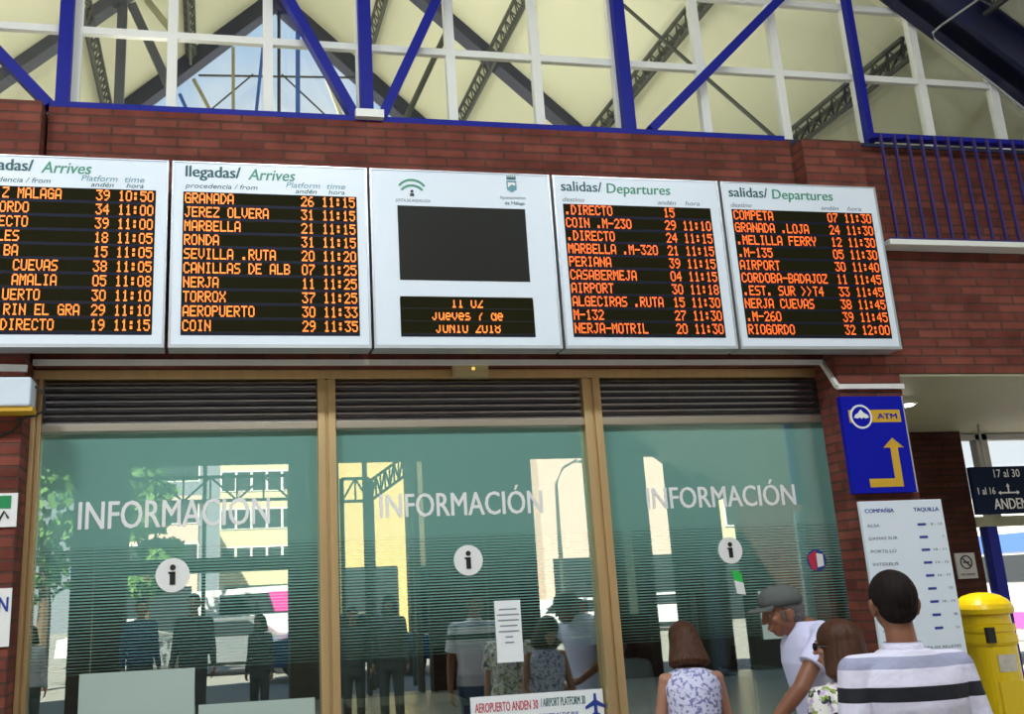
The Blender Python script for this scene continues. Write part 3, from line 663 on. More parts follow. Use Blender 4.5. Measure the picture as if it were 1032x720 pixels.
for (x, y, s, nm) in ((500, 55, 1, 'second from the ridge on the right'), (660, 65, 1, 'third from the ridge on the right'), (880, 80, 1, 'fourth on the right of the ridge'), (98, 70, -1, 'leftmost in view'), (192, 50, -1, 'upright looking one beside the gable window'), (380, 25, 1, 'steep one at the third blue post')):
    p = slope_pt(x, y, s=s); PX.append(p)
    purlin(p.x, 10.92-.12-.92*abs(p.x-XM), 7.1, 14.4, 'dark lattice purlin under the rear roof, '+nm)
p = PX[2]
purlin(p.x+.25, zfront(p.x+.25)-.12, -5.5, 6.5, 'dark lattice purlin under the front roof in the upper right corner')
# bracing rods
for k, ((a, b_), Ya, Yb, nm) in enumerate((((628, 5), (780, 140)), 9.5, 8.4, 'right of the third blue post'), )if False else []: pass
for (p, q, Ya, Yb, nm, r) in (((628, 5), (782, 140), 9.0, 8.0, 'thin dark bracing rod sloping behind the glazing right of the middle', .02), ((452, 28), (408, 122), 9.2, 9.2, 'dark inclined strut behind the glazing left of the middle', .03)):
    A, B = at(p[0], p[1], Ya), at(q[0], q[1], Yb); D_ = A-B
    o = tag(MB().tube([A, B], r).build('bracing_rod', M['lattice']), nm, 'rod')
# far gable
YF = 14.63
Gb = thing('window_5', 'triangular gable window with sky at the far end of the roof', 'window', (XM, YF, 6), None, 'structure')
zz = lambda d: 10.63-.93*d
for s in (-1, 1):
    MB().prism([(XM, zz(0)), (XM+s*5, zz(5)), (XM+s*5, zz(5)+.30), (XM, zz(0)+.30)], YF-.15, YF+.15).build('rafter', M['navy'], Gb)
MB().prism([(XM-4.2, zz(4.2)), (XM+4.2, zz(4.2)), (XM, zz(0))], YF+.02, YF+.03).build('glass_pane', M['clear'], Gb)
def gpost(p, q, w, m, nm='mullion'):
    A, B = at(p[0], p[1], YF), at(q[0], q[1], YF); MB().bar(A, B+(B-A)*.5, w, up=(0, 1, 0)).build(nm, m, Gb)
gpost((235, 48), (235, 112), .05, M['soffit']); gpost((300, 30), (300, 118), .07, M['busblue']); gpost((281, 10), (281, 118), .05, M['navy'])
gpost((268, 20), (258, 115), .05, M['busblue']); gpost((181, 95), (190, 115), .05, M['busblue']); gpost((195, 80), (212, 112), .05, M['soffit'])
gpost((200, 76), (335, 78), .025, M['lattice'], 'transom'); gpost((255, 75), (211, 112), .02, M['lattice'], 'brace'); gpost((284, 75), (330, 118), .02, M['lattice'], 'brace')
gpost((322, 60), (342, 112), .06, M['cream'])
tag(MB().box(-5.9, 7.6, YF-.1, YF+.1, 0, 5.9).build('wall_far', M['cream']), 'cream end wall under the gable window', 'wall', kind='structure')

# ------------------------------------------------------------------ bars on the right, signs on the pillar
o = thing('window_bars', 'row of thin blue violet bars in front of the upper right brick', 'bars', (6, 6.6, 4.14))
barm = mat('violet_blue_bar', (.035, .022, .14), .5)
for k in range(24):
    x = 5.02+k*.118
    box('bar', barm, o, x-.009, x+.009, 6.58, 6.60, 4.155, 5.02)
box('rail', barm, o, 4.95, 7.8, 6.575, 6.605, 4.145, 4.165)
Yp = 6.60
zz = [at(845, 398, Yp), at(908, 401, Yp), at(862, 498, Yp), at(925, 496, Yp)]
x0, x1 = (zz[0].x+zz[2].x)/2, (zz[1].x+zz[3].x)/2; z1, z0 = (zz[0].z+zz[1].z)/2, (zz[2].z+zz[3].z)/2
o = thing('cash_machine_sign', 'blue sign with a yellow bent arrow on the brick pillar', 'sign', ((x0+x1)/2, 6.62, z0))
box('panel', M['atm_blue'], o, x0, x1, Yp, 6.648, z0, z1, bev=.004)
box('side_edge', M['aluminium'], o, x1, x1+.012, Yp+.005, 6.648, z0, z1)
W_, H_ = x1-x0, z1-z0
fx = lambda u: x0+u*W_
fz = lambda v: z1-v*H_
box('yellow_band', M['yellow'], o, fx(.10), fx(.93), Yp-.002, Yp, fz(.275), fz(.145))
MB().disc(fx(.29), fz(.215), W_*.175, Yp-.004, Yp-.0022).build('logo_ring', M['vinyl'], o)
MB().disc(fx(.29), fz(.215), W_*.145, Yp-.006, Yp-.0042).build('logo_field', M['atm_blue'], o)
lx, lz, lw = fx(.29), fz(.205), W_*.12
MB().prism([(lx-lw, lz-lw*.25), (lx-lw*.8, lz+lw*.1), (lx-lw*.35, lz+lw*.35), (lx, lz+lw*.75), (lx+lw*.35, lz+lw*.35), (lx+lw*.85, lz+lw*.1), (lx+lw, lz-lw*.25), (lx+lw*.5, lz-lw*.35), (lx+lw*.2, lz-lw*.2), (lx, lz-lw*.4), (lx-lw*.2, lz-lw*.2), (lx-lw*.5, lz-lw*.35)], Yp-.008, Yp-.0062).build('logo_mark', M['vinyl'], o)
text('lettering', 'ATM', fx(.55), fx(.87), fz(.24), H_*.055, Yp-.0035, M['atm_blue'], o, bold=.012)
MB().prism([(fx(.27), fz(.94)), (fx(.27), fz(.855)), (fx(.68), fz(.855)), (fx(.68), fz(.54)), (fx(.57), fz(.54)), (fx(.735), fz(.44)), (fx(.90), fz(.54)), (fx(.80), fz(.54)), (fx(.80), fz(.94))], Yp-.003, Yp-.001).build('arrow', M['yellow'], o)
# company list board
Yl = 6.56
q = [at(865, 506, Yl), at(948, 503, Yl), at(887, 640, Yl), at(972, 640, Yl)]
x0, x1, z1 = (q[0].x+q[2].x)/2, (q[1].x+q[3].x)/2, (q[0].z+q[1].z)/2; z0 = at(978, 676, Yl).z
o = thing('company_list', 'tall white board listing bus companies and ticket windows beside the mailbox', 'board', ((x0+x1)/2, 6.6, z0))
box('panel', M['board'], o, x0, x1, Yl, Yl+.03, z0, z1, bev=.003)
box('mounting', M['dark'], o, 4.5, 4.8, Yl+.031, 6.65, z0+.3, z1-.2)
W_, H_ = x1-x0, z1-z0
text('heading', 'COMPAÑIA', x0+.05*W_, x0+.40*W_, z1-.07*H_, .026, Yl-.0015, M['blue_ink'], o, bold=.01)
text('heading', 'TAQUILLA', x0+.64*W_, x0+.95*W_, z1-.07*H_, .026, Yl-.0015, M['blue_ink'], o, bold=.01)
for k, (s_, n_) in enumerate((('ALSA', '6 - 8 - 13'), ('DAMAS SUR', '7'), ('PORTILLO', '10 - 11'), ('INTERBUS', '14 - 15'), ('SOCIBUS', '16 - 17'), ('GONZALEZ', '12'), ('LARA', '18 - 19'), ('LOPEZ', '20'), ('AVANZA', '21'))):
    z = z1-(.155+k*.0755)*H_
    text('company_name', s_, x0+.05*W_, x0+(.05+.038*len(s_))*W_, z, .02, Yl-.0015, M['grey_ink'], o)
    box('dash', M['blue_ink'], o, x0+.66*W_, x0+.76*W_, Yl-.0025, Yl-.0005, z, z+.016)
    text('window_number', n_, x0+(.96-.022*len(n_))*W_, x0+.96*W_, z, .016, Yl-.0015, M['grey_ink'], o)
text('footer', 'VENTA DE BILLETES', x0+.42*W_, x0+.94*W_, z1-.865*H_, .016, Yl-.0015, M['grey_ink'], o)
# no smoking plate
q0, q1 = at(962, 558, 9.48), at(986, 583, 9.48)
o = thing('no_smoking_sign', 'small grey no smoking plate on the dark brick column', 'sign', ((q0.x+q1.x)/2, 9.48, q1.z))
box('plate', M['grey'], o, q0.x, q1.x, 9.475, 9.498, q1.z, q0.z, bev=.003)
cx, cz = (q0.x+q1.x)/2, q0.z-.09
MB().ring(cx, cz, .055, .068, 9.471, 9.4745).build('ring', M['ink'], o)
MB().bar((cx-.042, 9.4725, cz+.042), (cx+.042, 9.4725, cz-.042), .014, .003, up=(0, 1, 0)).build('slash', M['ink'], o)
box('cigarette', M['ink'], o, cx-.035, cx+.035, 9.471, 9.4745, cz-.008, cz+.006)
text('lettering', 'NO FUMAR', q0.x+.03, q1.x-.03, q1.z+.03, .022, 9.4735, M['ink'], o)
# downlight
d = RV*(911-CX)+UV*(CY-408)+FV*F_PX; t = (3.113-EZ)/d.z; p = Vector((0, 0, EZ))+d*t
o = thing('downlight', 'small lit round downlight in the passage ceiling', 'downlight', (p.x, p.y, 3.10))
MB().loft([(3.106, p.x, p.y, .10, .10), (3.1145, p.x, p.y, .11, .11)]).build('trim_ring', M['white'], o)
MB().loft([(3.096, p.x, p.y, .065, .065), (3.1055, p.x, p.y, .085, .085)]).build('lens', M['lens'], o)
# platform sign
q0, q1 = at(979, 471, 9.0), at(985, 519, 9.0)
x0, z1, z0 = (q0.x+q1.x)/2, q0.z, q1.z; x1 = x0+1.25
o = thing('platform_sign', 'hanging navy sign pointing to the platforms, cut by the right edge', 'sign', ((x0+x1)/2, 9.0, z0))
box('panel', M['navysign'], o, x0, x1, 9.0, 9.06, z0, z1, bev=.005)
for xx in (x0+.2, x1-.2): MB().tube([(xx, 9.03, z1), (xx, 9.03, 3.114)], .012).build('hanger', M['grey'], o)
text('lettering', 'ANDENES', x0+.19, x0+.68, z0+.045, .10, 8.9985, M['vinyl'], o, bold=.012)
text('lettering', '17 al 30', x0+.25, x0+.54, z1-.105, .075, 8.9985, M['vinyl'], o)
text('lettering', '1 al 16', x0+.04, x0+.23, z0+.19, .065, 8.9985, M['vinyl'], o)
cx, cz = x0+.38, z0+.20; b = MB()
for dx, dz in ((1, 0), (-1, 0), (0, 1)):
    b.bar((cx, 8.998, cz), (cx+dx*.09, 8.998, cz+dz*.06), .014, .003, up=(0, 1, 0))
    ex, ez = cx+dx*.09, cz+dz*.06
    b.prism([(ex+dx*.03, ez+dz*.03), (ex-dz*.02, ez-dx*.02), (ex+dz*.02, ez+dx*.02)], 8.9965, 8.9995)
b.build('arrow', M['vinyl'], o)
# glazed screen at the end of the passage
W6 = thing('window_6', 'glazed screen at the end of the passage with an olive beam', 'window', (8.5, 9.75, 0), None, 'structure')
za, zb_ = at(1000, 531, 9.7).z, at(1000, 521, 9.7).z
box('beam', M['soffit'], W6, 7.57, 12, 9.62, 9.8, za, zb_)
z_ = at(1000, 441, 9.7).z
box('head_bar', M['grey'], W6, 7.57, 12, 9.66, 9.76, z_-.03, z_+.03)
a = at(984, 440, 9.7)
box('mullion', M['grey'], W6, a.x-.05, a.x+.09, 9.66, 9.76, za, 3.11)
a, c = at(996, 531, 9.7), at(1024, 680, 9.7)
box('mullion', M['blue'], W6, (a.x+c.x)/2-.06, (a.x+c.x)/2+.06, 9.65, 9.77, 0, za)
MB().box(7.57, 12, 9.70, 9.71, .02, 3.1).build('glass_pane', M['clear'], W6)

# ------------------------------------------------------------------ yellow mailbox
YM = 7.75
c0, c1 = at(975, 640, YM), at(1015, 640, YM); xm, rm = (c0.x+c1.x)/2, (c1.x-c0.x)/2
zt_ = at(995, 597, YM).z; k = (zt_)/1.72
o = thing('mailbox', 'yellow pillar mailbox with a domed cap beside the white list board', 'mailbox', (xm, YM, 0))
def lr(rows, e=2.6): return [(z*k, xm, YM, rm*a_, rm*a_) for z, a_ in rows]
MB().loft(lr([(0, 1.02), (.12, 1.02), (.13, .97), (1.26, .97), (1.27, .95)]), e=3.2).build('body', M['post_yellow'], o)
MB().loft(lr([(1.272, .99), (1.30, 1.05), (1.36, 1.05), (1.37, .98), (1.385, .98), (1.39, 1.05), (1.44, 1.05), (1.45, .98)]), e=3.2).build('ribbed_collar', M['post_yellow'], o)
MB().loft(lr([(1.452, .93), (1.53, .91)]), e=3.2).build('neck', M['post_yellow'], o)
MB().loft(lr([(1.532, .98), (1.54, 1.14), (1.58, 1.17), (1.62, 1.10), (1.66, .94), (1.695, .68), (1.715, .36), (1.72, .05)]), e=2.6).build('domed_cap', M['post_yellow'], o, smooth=False)
box('slot', M['dark'], o, xm-.82*rm, xm-.45*rm, YM-rm*1.10, YM-rm*.9, 1.30*k, 1.43*k)
box('info_plate', M['plate'], o, xm-.45*rm, xm+.45*rm, YM-rm*.985, YM-rm*.9, 1.06*k, 1.20*k)
MB().ring(xm+.0, .82*k, .06, .075, YM-rm*.985, YM-rm*.93, 0, 2*PI, 24).build('horn_emblem', M['blue_ink'], o)
box('door_panel', M['post_yellow'], o, xm-.6*rm, xm+.6*rm, YM-rm*1.0, YM-rm*.9, .3*k, .98*k, bev=.008)
# ------------------------------------------------------------------ inside the booth
def desk(x0, x1, y0, y1, h, label, m):
    o = thing('desk', label, 'desk', ((x0+x1)/2, (y0+y1)/2, 0), 'booth desks')
    box('desktop', m, o, x0, x1, y0, y1, h-.04, h, bev=.005); box('front_panel', m, o, x0+.04, x1-.04, y0+.03, y0+.055, .05, h-.041)
    for xx in (x0+.03, x1-.06):
        for yy in (y0+.06, y1-.06): box('leg', M['steel_rail'], o, xx, xx+.035, yy, yy+.035, 0, h-.041)
    return o
p, q = at(748, 676, 7.6), at(842, 676, 7.6)
desk(p.x, 4.2, 7.45, 8.0, p.z, 'pale blue grey counter behind the right window', M['desk'])
p, q = at(350, 688, 8.4), at(430, 688, 8.4)
desk(p.x, q.x+.3, 8.3, 9.0, .95, 'beige counter behind the middle window', M['wood'])
for (a0, a1, yt, nm) in ((700, 741, 598, 'left'), (748, 792, 594, 'right')):
    p, q = at(a0, yt, 9.4), at(a1, yt, 9.4)
    o = thing('partition', 'olive partition panel inside the booth, %s of the two behind the capped man' % nm, 'partition', ((p.x+q.x)/2, 9.42, 0), 'booth partitions')
    box('panel', M['olive'], o, p.x, q.x, 9.4, 9.44, .06, p.z)
    b = MB().box(p.x-.03, p.x, 9.39, 9.45, .02, p.z+.03).box(q.x, q.x+.03, 9.39, 9.45, .02, p.z+.03).box(p.x, q.x, 9.39, 9.45, p.z, p.z+.03); b.build('frame', M['aluminium'], o)
    for xx in (p.x-.02, q.x): box('foot', M['aluminium'], o, xx, xx+.03, 9.25, 9.6, 0, .02)
p = at(741, 651, 7.75)
o = thing('monitor', 'dark monitor seen edge on upon the counter in the right window', 'monitor', (p.x, 7.75, p.z-.5))
hz = desk_top = at(748, 676, 7.6).z
MB().bar((p.x-.02, 7.7, hz+.02), (p.x+.0, 7.7, p.z), .10, .05).build('casing', M['chairblack'], o)
box('stand', M['chairblack'], o, p.x-.08, p.x+.06, 7.62, 7.85, hz, hz+.02)
def office_chair(x, y, label, back=.62, group='booth chairs'):
    o = thing('office_chair', label, 'chair', (x, y, 0), group)
    MB().loft([(.43, x, y, .22, .22), (.45, x, y, .24, .24), (.50, x, y, .23, .23), (.51, x, y, .2, .2)], e=3).build('seat', M['chairblack'], o)
    b = MB().box(x-.23, x+.23, y+.20, y+.26, .58, .58+back, bev=.03); b.build('backrest', M['chairblack'], o)
    MB().bar((x, y+.16, .47), (x, y+.27, .72), .05, .02).build('back_support', M['dark'], o)
    MB().tube([(x, y, .10), (x, y, .43)], .03).build('gas_stem', M['dark'], o)
    for k in range(5):
        t = 2*PI*k/5
        MB().tube([(x, y, .10), (x+.27*math.cos(t), y+.27*math.sin(t), .06)], [.025, .018]).build('leg', M['dark'], o)
        MB().loft([(0, x+.27*math.cos(t), y+.27*math.sin(t), .012, .02), (.03, x+.27*math.cos(t), y+.27*math.sin(t), .02, .03), (.06, x+.27*math.cos(t), y+.27*math.sin(t), .012, .02)]).build('castor', M['dark'], o)
p = at(560, 660, 9.2); office_chair(p.x, 9.2, 'black office chair inside the booth at the right of the middle window', .75)
p = at(470, 660, 9.4); office_chair(p.x, 9.5, 'black office chair inside the booth behind the paper notice', .7)
p = at(645, 640, 9.0); office_chair(p.x, 9.1, 'black office chair inside the booth behind the woman in grey', .9)
o = thing('filing_cabinet', 'dark tall cabinet inside the booth at the left of the right window', 'cabinet', (3.5, 10.4, 0))
MB().box(3.05, 3.95, 10.2, 10.7, 0, 2.0, bev=.01).build('body', M['navycloth'], o)
for k in range(4): box('drawer', M['navysign'], o, 3.08, 3.92, 10.18, 10.2, .06+k*.48, .50+k*.48); box('handle', M['steel_rail'], o, 3.4, 3.6, 10.16, 10.18, .3+k*.48, .32+k*.48)
o = thing('added_booth_lamp', 'added unseen tube lamp on the booth ceiling', 'lamp', (1.6, 9.2, 3.16))  # tube lamp added, unseen, to light the booth and backlight the film
ADDED_BOOTH_LAMP = o
box('housing', M['white'], o, .9, 2.4, 9.1, 9.3, 3.2, 3.259); box('diffuser', mat('added_lamp_diffuser', (.9, .9, .88), emit=(1, 1, .95), es=1.2), o, .92, 2.38, 9.12, 9.28, 3.175, 3.199)

# ------------------------------------------------------------------ lamps: the seen downlight, and unseen ones added for fill
def area(name, loc, size, power, col, target, parent):
    l = bpy.data.lights.new(name, 'AREA'); l.shape = 'DISK'; l.size = size; l.energy = power; l.color = col
    o = bpy.data.objects.new(name, l); COL.objects.link(o)
    o.location = loc; o.rotation_euler = (Vector(target)-Vector(loc)).to_track_quat('-Z', 'Y').to_euler()
    if parent: o.location = Vector(loc)-origin(parent); o.parent = parent
    return o
DL = [x for x in S.objects if x.name == 'downlight'][0]
area('downlight_beam', (DL.location.x, DL.location.y, 3.09), .13, 42, (1, .95, .85), (DL.location.x, DL.location.y-.2, 0), DL)
area('booth_fill_light', (1.6, 9.2, 3.165), .9, 16, (1, 1, .95), (1.6, 9.2, 0), ADDED_BOOTH_LAMP)
for x in (-3.2, .85, 4.9):  # unseen lamps added to light the boards and the facade
    for y in (1.6, -2.6):
        z = 6.9
        o = thing('added_hall_lamp', 'added unseen lamp lighting the boards from under the front roof, %s %s' % ({-3.2: 'left', .85: 'middle', 4.9: 'right'}[x], 'near the booth' if y > 0 else 'near the entrance'), 'lamp', (x, y, z), 'added hall lamps')
        MB().loft([(z, x, y, .62, .62), (z+.1, x, y, .60, .60), (z+.32, x, y, .18, .18), (z+.45, x, y, .12, .12)]).build('shade', M['lamp'], o)
        MB().tube([(x, y, z+.44), (x, y, zfront(x))], .015).build('cord', M['blackcable'], o)
        area('added_hall_light', (x, y, z-.02), 1.1, LAMP_P*({-3.2: 1.3, .85: 1.05, 4.9: .68}[x])*(1.0 if y > 0 else .12), (.86, .93, 1.0), (x, y+2.4, 0), o)
for x, y, pw in ((-.6, 8.6, 1.3), (1.6, 10.2, 1.0), (3.8, 8.6, .25)):  # unseen floodlights added to brighten the cream rear roof
    o = thing('added_uplight', 'added unseen floodlight on the booth roof brightening the rear roof, %s' % ('left' if x < 0 else 'middle' if x < 2 else 'right'), 'lamp', (x, y, 4.96), 'added roof floodlights')
    box('base', M['lamp'], o, x-.15, x+.15, y-.15, y+.15, 4.96, 5.0)
    MB().loft([(5.0, x, y, .12, .12), (5.10, x, y, .36, .36), (5.14, x, y, .38, .38)]).build('reflector', M['lamp'], o)
    area('added_flood_light', (x, y, 5.16), .7, UP_P*pw, (1, .97, .86), (x-.3*(x-XM), y+.3, 12), o)

# ------------------------------------------------------------------ the street behind the viewer (reflected in the glass)
def facade(name, label, x0, x1, y, h, m, cols, rows, m2=None, balcony=False, z0=4.2):
    o = thing(name, label, 'building', ((x0+x1)/2, y, -.1))
    MB().box(x0, x1, y-8, y, -.1, h).build('wall', m, o)
    w_ = (x1-x0)/cols
    for i in range(cols):
        for j in range(rows):
            xx = x0+w_*(i+.5); z = z0+j*2.9
            f = MB().box(xx-.6, xx+.6, y, y+.06, z, z+1.6).build('window', m2 or M['white'], o)
            MB().box(xx-.5, xx+.5, y+.061, y+.08, z+.08, z+1.5).build('pane', M['winglass'], f)
            if balcony:
                MB().box(xx-.95, xx+.95, y+.0, y+.9, z-.35, z-.2).build('balcony_slab', M['white'], o)
                b = MB()
                for t in range(9): b.box(xx-.93+t*.228, xx-.9+t*.228, y+.85, y+.88, z-.2, z+.7)
                b.box(xx-.95, xx+.95, y+.84, y+.89, z+.7, z+.75); b.build('balcony_rail', M['lattice'], o)
    MB().box(x0-.2, x1+.2, y-8.1, y+.3, h, h+.35).build('cornice', m, o)
    MB().box(x0+.4, x1-.4, y, y+.05, -.1, 2.9).build('shopfront', M['winglass'], o)
    return o
YS = -30
def mx(p, Y): return mir(p, 520, Y).x
facade('apartment_building', 'cream apartment block with balconies across the street behind the viewer', mx(222, -70), mx(330, -70), -70, 22, M['fac_cream'], 7, 6)
facade('apartment_building', 'ochre building with plain windows across the street behind the viewer', mx(338, YS), mx(412, YS), YS-1, 15, M['fac_ochre'], 3, 2, z0=8.2)
facade('apartment_building', 'tall pale cream building next to the ochre one behind the viewer', mx(424, YS), mx(480, YS), YS-3, 15, M['fac_cream'], 1, 2, z0=8.2)
facade('apartment_building', 'pale pink building behind the viewer, reflected at the right', mx(545, YS), mx(690, YS), YS, 15, M['fac_pink'], 4, 2, z0=8.2)
facade('apartment_building', 'far cream building behind the viewer at the end of the street', mx(700, YS), mx(800, YS), YS-4, 12, M['fac_cream'], 3, 3)
facade('apartment_building', 'low pale pink building far behind the viewer, reflected left of the balcony block', mx(100, -62), mx(200, -62), -62, mir(160, 506, -62).z, M['fac_pink'], 6, 3)
def tree(x, y, h, r, label, seed):
    rnd = random.Random(seed)
    o = thing('tree', label, 'tree', (x, y, -.1), 'street trees')
    b = MB().tube([(x, y, -.1), (x+.05, y, h*.25), (x-.05, y+.05, h*.5)], [.2, .15, .11])
    for k in range(7):
        t = k*2*PI/7; z = h*(.42+.05*k)
        b.tube([(x, y, z-.4), (x+r*.35*math.cos(t), y+r*.35*math.sin(t), z+.3), (x+r*.6*math.cos(t), y+r*.6*math.sin(t), z+.8)], [.07, .05, .02], 6)
    b.build('trunk', M['bark'], o)
    b = MB(); cl = [(rnd.gauss(0, r*.45), rnd.gauss(0, r*.45), rnd.uniform(h*.38, h*.92), r*rnd.uniform(.3, .5)) for _ in range(22)]
    for cx, cy, cz, cr_ in cl:
        for _ in range(150):
            v = Vector((rnd.gauss(0, 1), rnd.gauss(0, 1), rnd.gauss(0, 1))).normalized()*cr_*rnd.uniform(.6, 1.05)
            p = Vector((x+cx, y+cy, cz))+v; a = Vector((rnd.gauss(0, 1), rnd.gauss(0, 1), rnd.gauss(0, 1))).normalized(); c = a.cross(v).normalized()*.11; a = a*.17
            b.quad(p-a, p+c, p+a, p-c)
    b.build('foliage', M['leaf'], o)
p = mir(48, 520, -14); tree(p.x, -14, 7.2, 2.2, 'leafy green tree behind the viewer, reflected at the left edge of the left window', 3)
p = mir(168, 500, -22); tree(p.x-.6, -22, 6.2, .9, 'slim green tree behind the viewer, reflected beside the lettering of the left window', 5)
def car(x, y, rz, label, paint, van=False):
    o = thing('van' if van else 'car', label, 'van' if van else 'car', (x, y, -.1), None if van else 'parked cars', rz=rz)
    L, Wd = (5.2, 1.0) if van else (4.2, .86)
    pts = [(-L/2, .35), (-L/2, .95), (-L/2+.05, 2.2), (L/2-1.6, 2.3), (L/2-.85, 1.35), (L/2, 1.1), (L/2, .35)] if van else [(-L/2, .35), (-L/2+.05, .9), (-L/2+.55, 1.0), (-L/2+1.0, 1.42), (L/2-1.65, 1.45), (L/2-1.0, .98), (L/2-.1, .85), (L/2, .35)]
    MB().prism(pts, -Wd, Wd).build('body', paint, o, local=True)
    gl = [(-L/2+.9, 1.45), (-L/2+.9, 2.05), (L/2-1.65, 2.1), (L/2-1.1, 1.45)] if van else [(-L/2+.75, 1.0), (-L/2+1.1, 1.36), (L/2-1.72, 1.38), (L/2-1.2, 1.0)]
    MB().prism(gl, -Wd-.01, Wd+.01).build('side_windows', M['winglass'], o, local=True)
    for sx in (-L/2+.8, L/2-.8):
        for sy in (-Wd, Wd):
            MB().disc(sx, .33, .33, sy-.1, sy+.1, 24).build('wheel', M['tyre'], o, local=True)
    if van: MB().prism([(L/2-2.6, 1.5), (L/2-2.8, 2.1), (L/2-1.75, 2.1), (L/2-2.1, 1.5)], -Wd-.025, Wd+.025).build('pink_decal', M['pink'], o, local=True)
    return o
for (px, y, rz, lb, pt, vn) in ((238, -16, .1, 'silver car parked behind the viewer, reflected below the round symbol of the left window', M['cargrey'], False), (275, -21.5, 0, 'white van with a pink panel behind the viewer, reflected in the left window', M['carwhite'], True), (130, -24, 0, 'white car behind the viewer, reflected at the lower middle of the left window', M['carwhite'], False), (352, -12.4, 0, 'blue car behind the viewer, reflected at the left of the middle window', M['carblue'], False), (572, -22, 0, 'white car behind the viewer, reflected at the right of the middle window', M['carwhite'], False), (665, -27, .2, 'white car behind the viewer, reflected over the woman in the right window', M['carwhite'], False)):
    car(mx(px, y), y, rz, lb, pt, vn)
# street lamp and canopy lattice outside
x = mx(562, -19); o = thing('street_lamp', 'street lamp with a curved arm behind the viewer, reflected in the middle window', 'street lamp', (x, -19, -.1))
MB().tube([(x, -19, -.1), (x, -19, 3.2), (x+.03, -19, 5.0), (x+.3, -19, 5.5), (x+.8, -19, 5.75)], [.09, .07, .05, .04, .035]).build('pole', M['lattice'], o)
MB().loft([(5.66, x+1.0, -19, .28, .12), (5.74, x+1.0, -19, .25, .1)]).build('lamp_head', M['lattice'], o)
def girder(x0, x1, y, z0, z1, label, dz=.0, n=6):
    o = thing('lattice_girder', label, 'girder', ((x0+x1)/2, y, z0))
    MB().bar((x0, y, z0), (x1, y, z0+dz), .06).build('chord', M['lattice'], o); MB().bar((x0, y, z1), (x1, y, z1+dz), .06).build('chord', M['lattice'], o)
    b = MB()
    for k in range(n):
        a, c = x0+(x1-x0)*k/n, x0+(x1-x0)*(k+1)/n; d0, d1 = dz*k/n, dz*(k+1)/n
        b.bar((a, y, z0+d0), (c, y, z1+d1) if k % 2 == 0 else (c, y, z0+d1), .04) if k % 2 == 0 else b.bar((a, y, z1+d0), (c, y, z0+d1), .04)
        b.bar((a, y, z0+d0), (a, y, z1+d0), .035)
    b.build('lacing', M['lattice'], o)
    for xx, zz_ in ((x0, z1), (x1, z1+dz)): MB().tube([(xx, y, -.1), (xx, y, zz_)], .05).build('post', M['lattice'], o)
    return o
a = mir(130, 483, -8); c = mir(292, 503, -8)
girder(a.x, c.x, -8, c.z, a.z, 'dark lattice girder across the left part of the hall entrance')
a = mir(344, 483, -8.4); c = mir(372, 505, -8.4)
girder(a.x, c.x, -8.4, c.z, a.z, 'short dark lattice girder at the middle of the hall entrance', n=2)
a = mir(374, 484, -8.8); c = mir(412, 503, -8.8)
girder(a.x, c.x, -8.8, c.z, a.z, 'rising dark lattice girder at the middle of the hall entrance', dz=.55, n=8)
# bus beyond the passage on the right
o = thing('bus', 'white bus with blue stripe and pink skirt outside the passage at the right', 'bus', (15.6, 17, -.1))
MB().box(15.0, 17.4, 11.5, 22, .35, 3.1, bev=.12).build('body', M['carwhite'], o)
box('window_band', M['winglass'], o, 14.985, 15.02, 11.9, 21.6, 1.45, 1.95); box('blue_stripe', M['busblue'], o, 14.98, 15.02, 11.6, 21.9, 2.0, 2.35); box('pink_skirt', M['pink'], o, 14.98, 15.02, 11.6, 21.9, .6, .9)
box('end_window', M['winglass'], o, 15.2, 17.2, 11.48, 11.52, 1.45, 1.95); box('blue_stripe', M['busblue'], o, 15.15, 17.25, 11.475, 11.52, 2.0, 2.3); box('pink_skirt', M['pink'], o, 15.15, 17.25, 11.475, 11.52, .6, .9)
for yy in (13.2, 19.8):
    for xx in (15.05, 17.35): MB().tube([(xx-.12, yy, .5), (xx+.12, yy, .5)], .5, 24).build('wheel', M['tyre'], o)
# ------------------------------------------------------------------ people
def remesh(b, name, vox, smooth=2):
    me = b.mesh(name); o = bpy.data.objects.new(name, me); COL.objects.link(o)
    r = o.modifiers.new('r', 'REMESH'); r.mode = 'VOXEL'; r.voxel_size = vox
    s = o.modifiers.new('s', 'SMOOTH'); s.iterations = smooth; s.factor = .5
    out = bpy.data.meshes.new_from_object(o.evaluated_get(bpy.context.evaluated_depsgraph_get()))
    bpy.data.objects.remove(o); bpy.data.meshes.remove(me)
    return out
_ico = bmesh.new(); bmesh.ops.create_icosphere(_ico, subdivisions=3, radius=1); ICO = [v.co.copy() for v in _ico.verts]; _ico.free()
def ell(c, r, fn=None):
    c = Vector(c); out = [Vector((c.x+v.x*r[0], c.y+v.y*r[1], c.z+v.z*r[2])) for v in ICO]
    return [fn(p) for p in out] if fn else out
def cap(b, p, q, r1, r2, fn=None):
    p, q = Vector(p), Vector(q)
    b.hull(ell(p, (r1,)*3, fn)+ell(q, (r2,)*3, fn))
def frus(b, p, q, r1, r2, seg=20, flat=1.0):
    p, q = Vector(p), Vector(q); d = (q-p).normalized(); up = Vector((0, 1, 0)) if abs(d.y) < .9 else Vector((0, 0, 1))
    a = d.cross(up).normalized(); c = a.cross(d)
    b.hull([P+r*(math.cos(2*PI*k/seg)*a*flat+math.sin(2*PI*k/seg)*c) for P, r in ((p, r1), (q, r2)) for k in range(seg)])
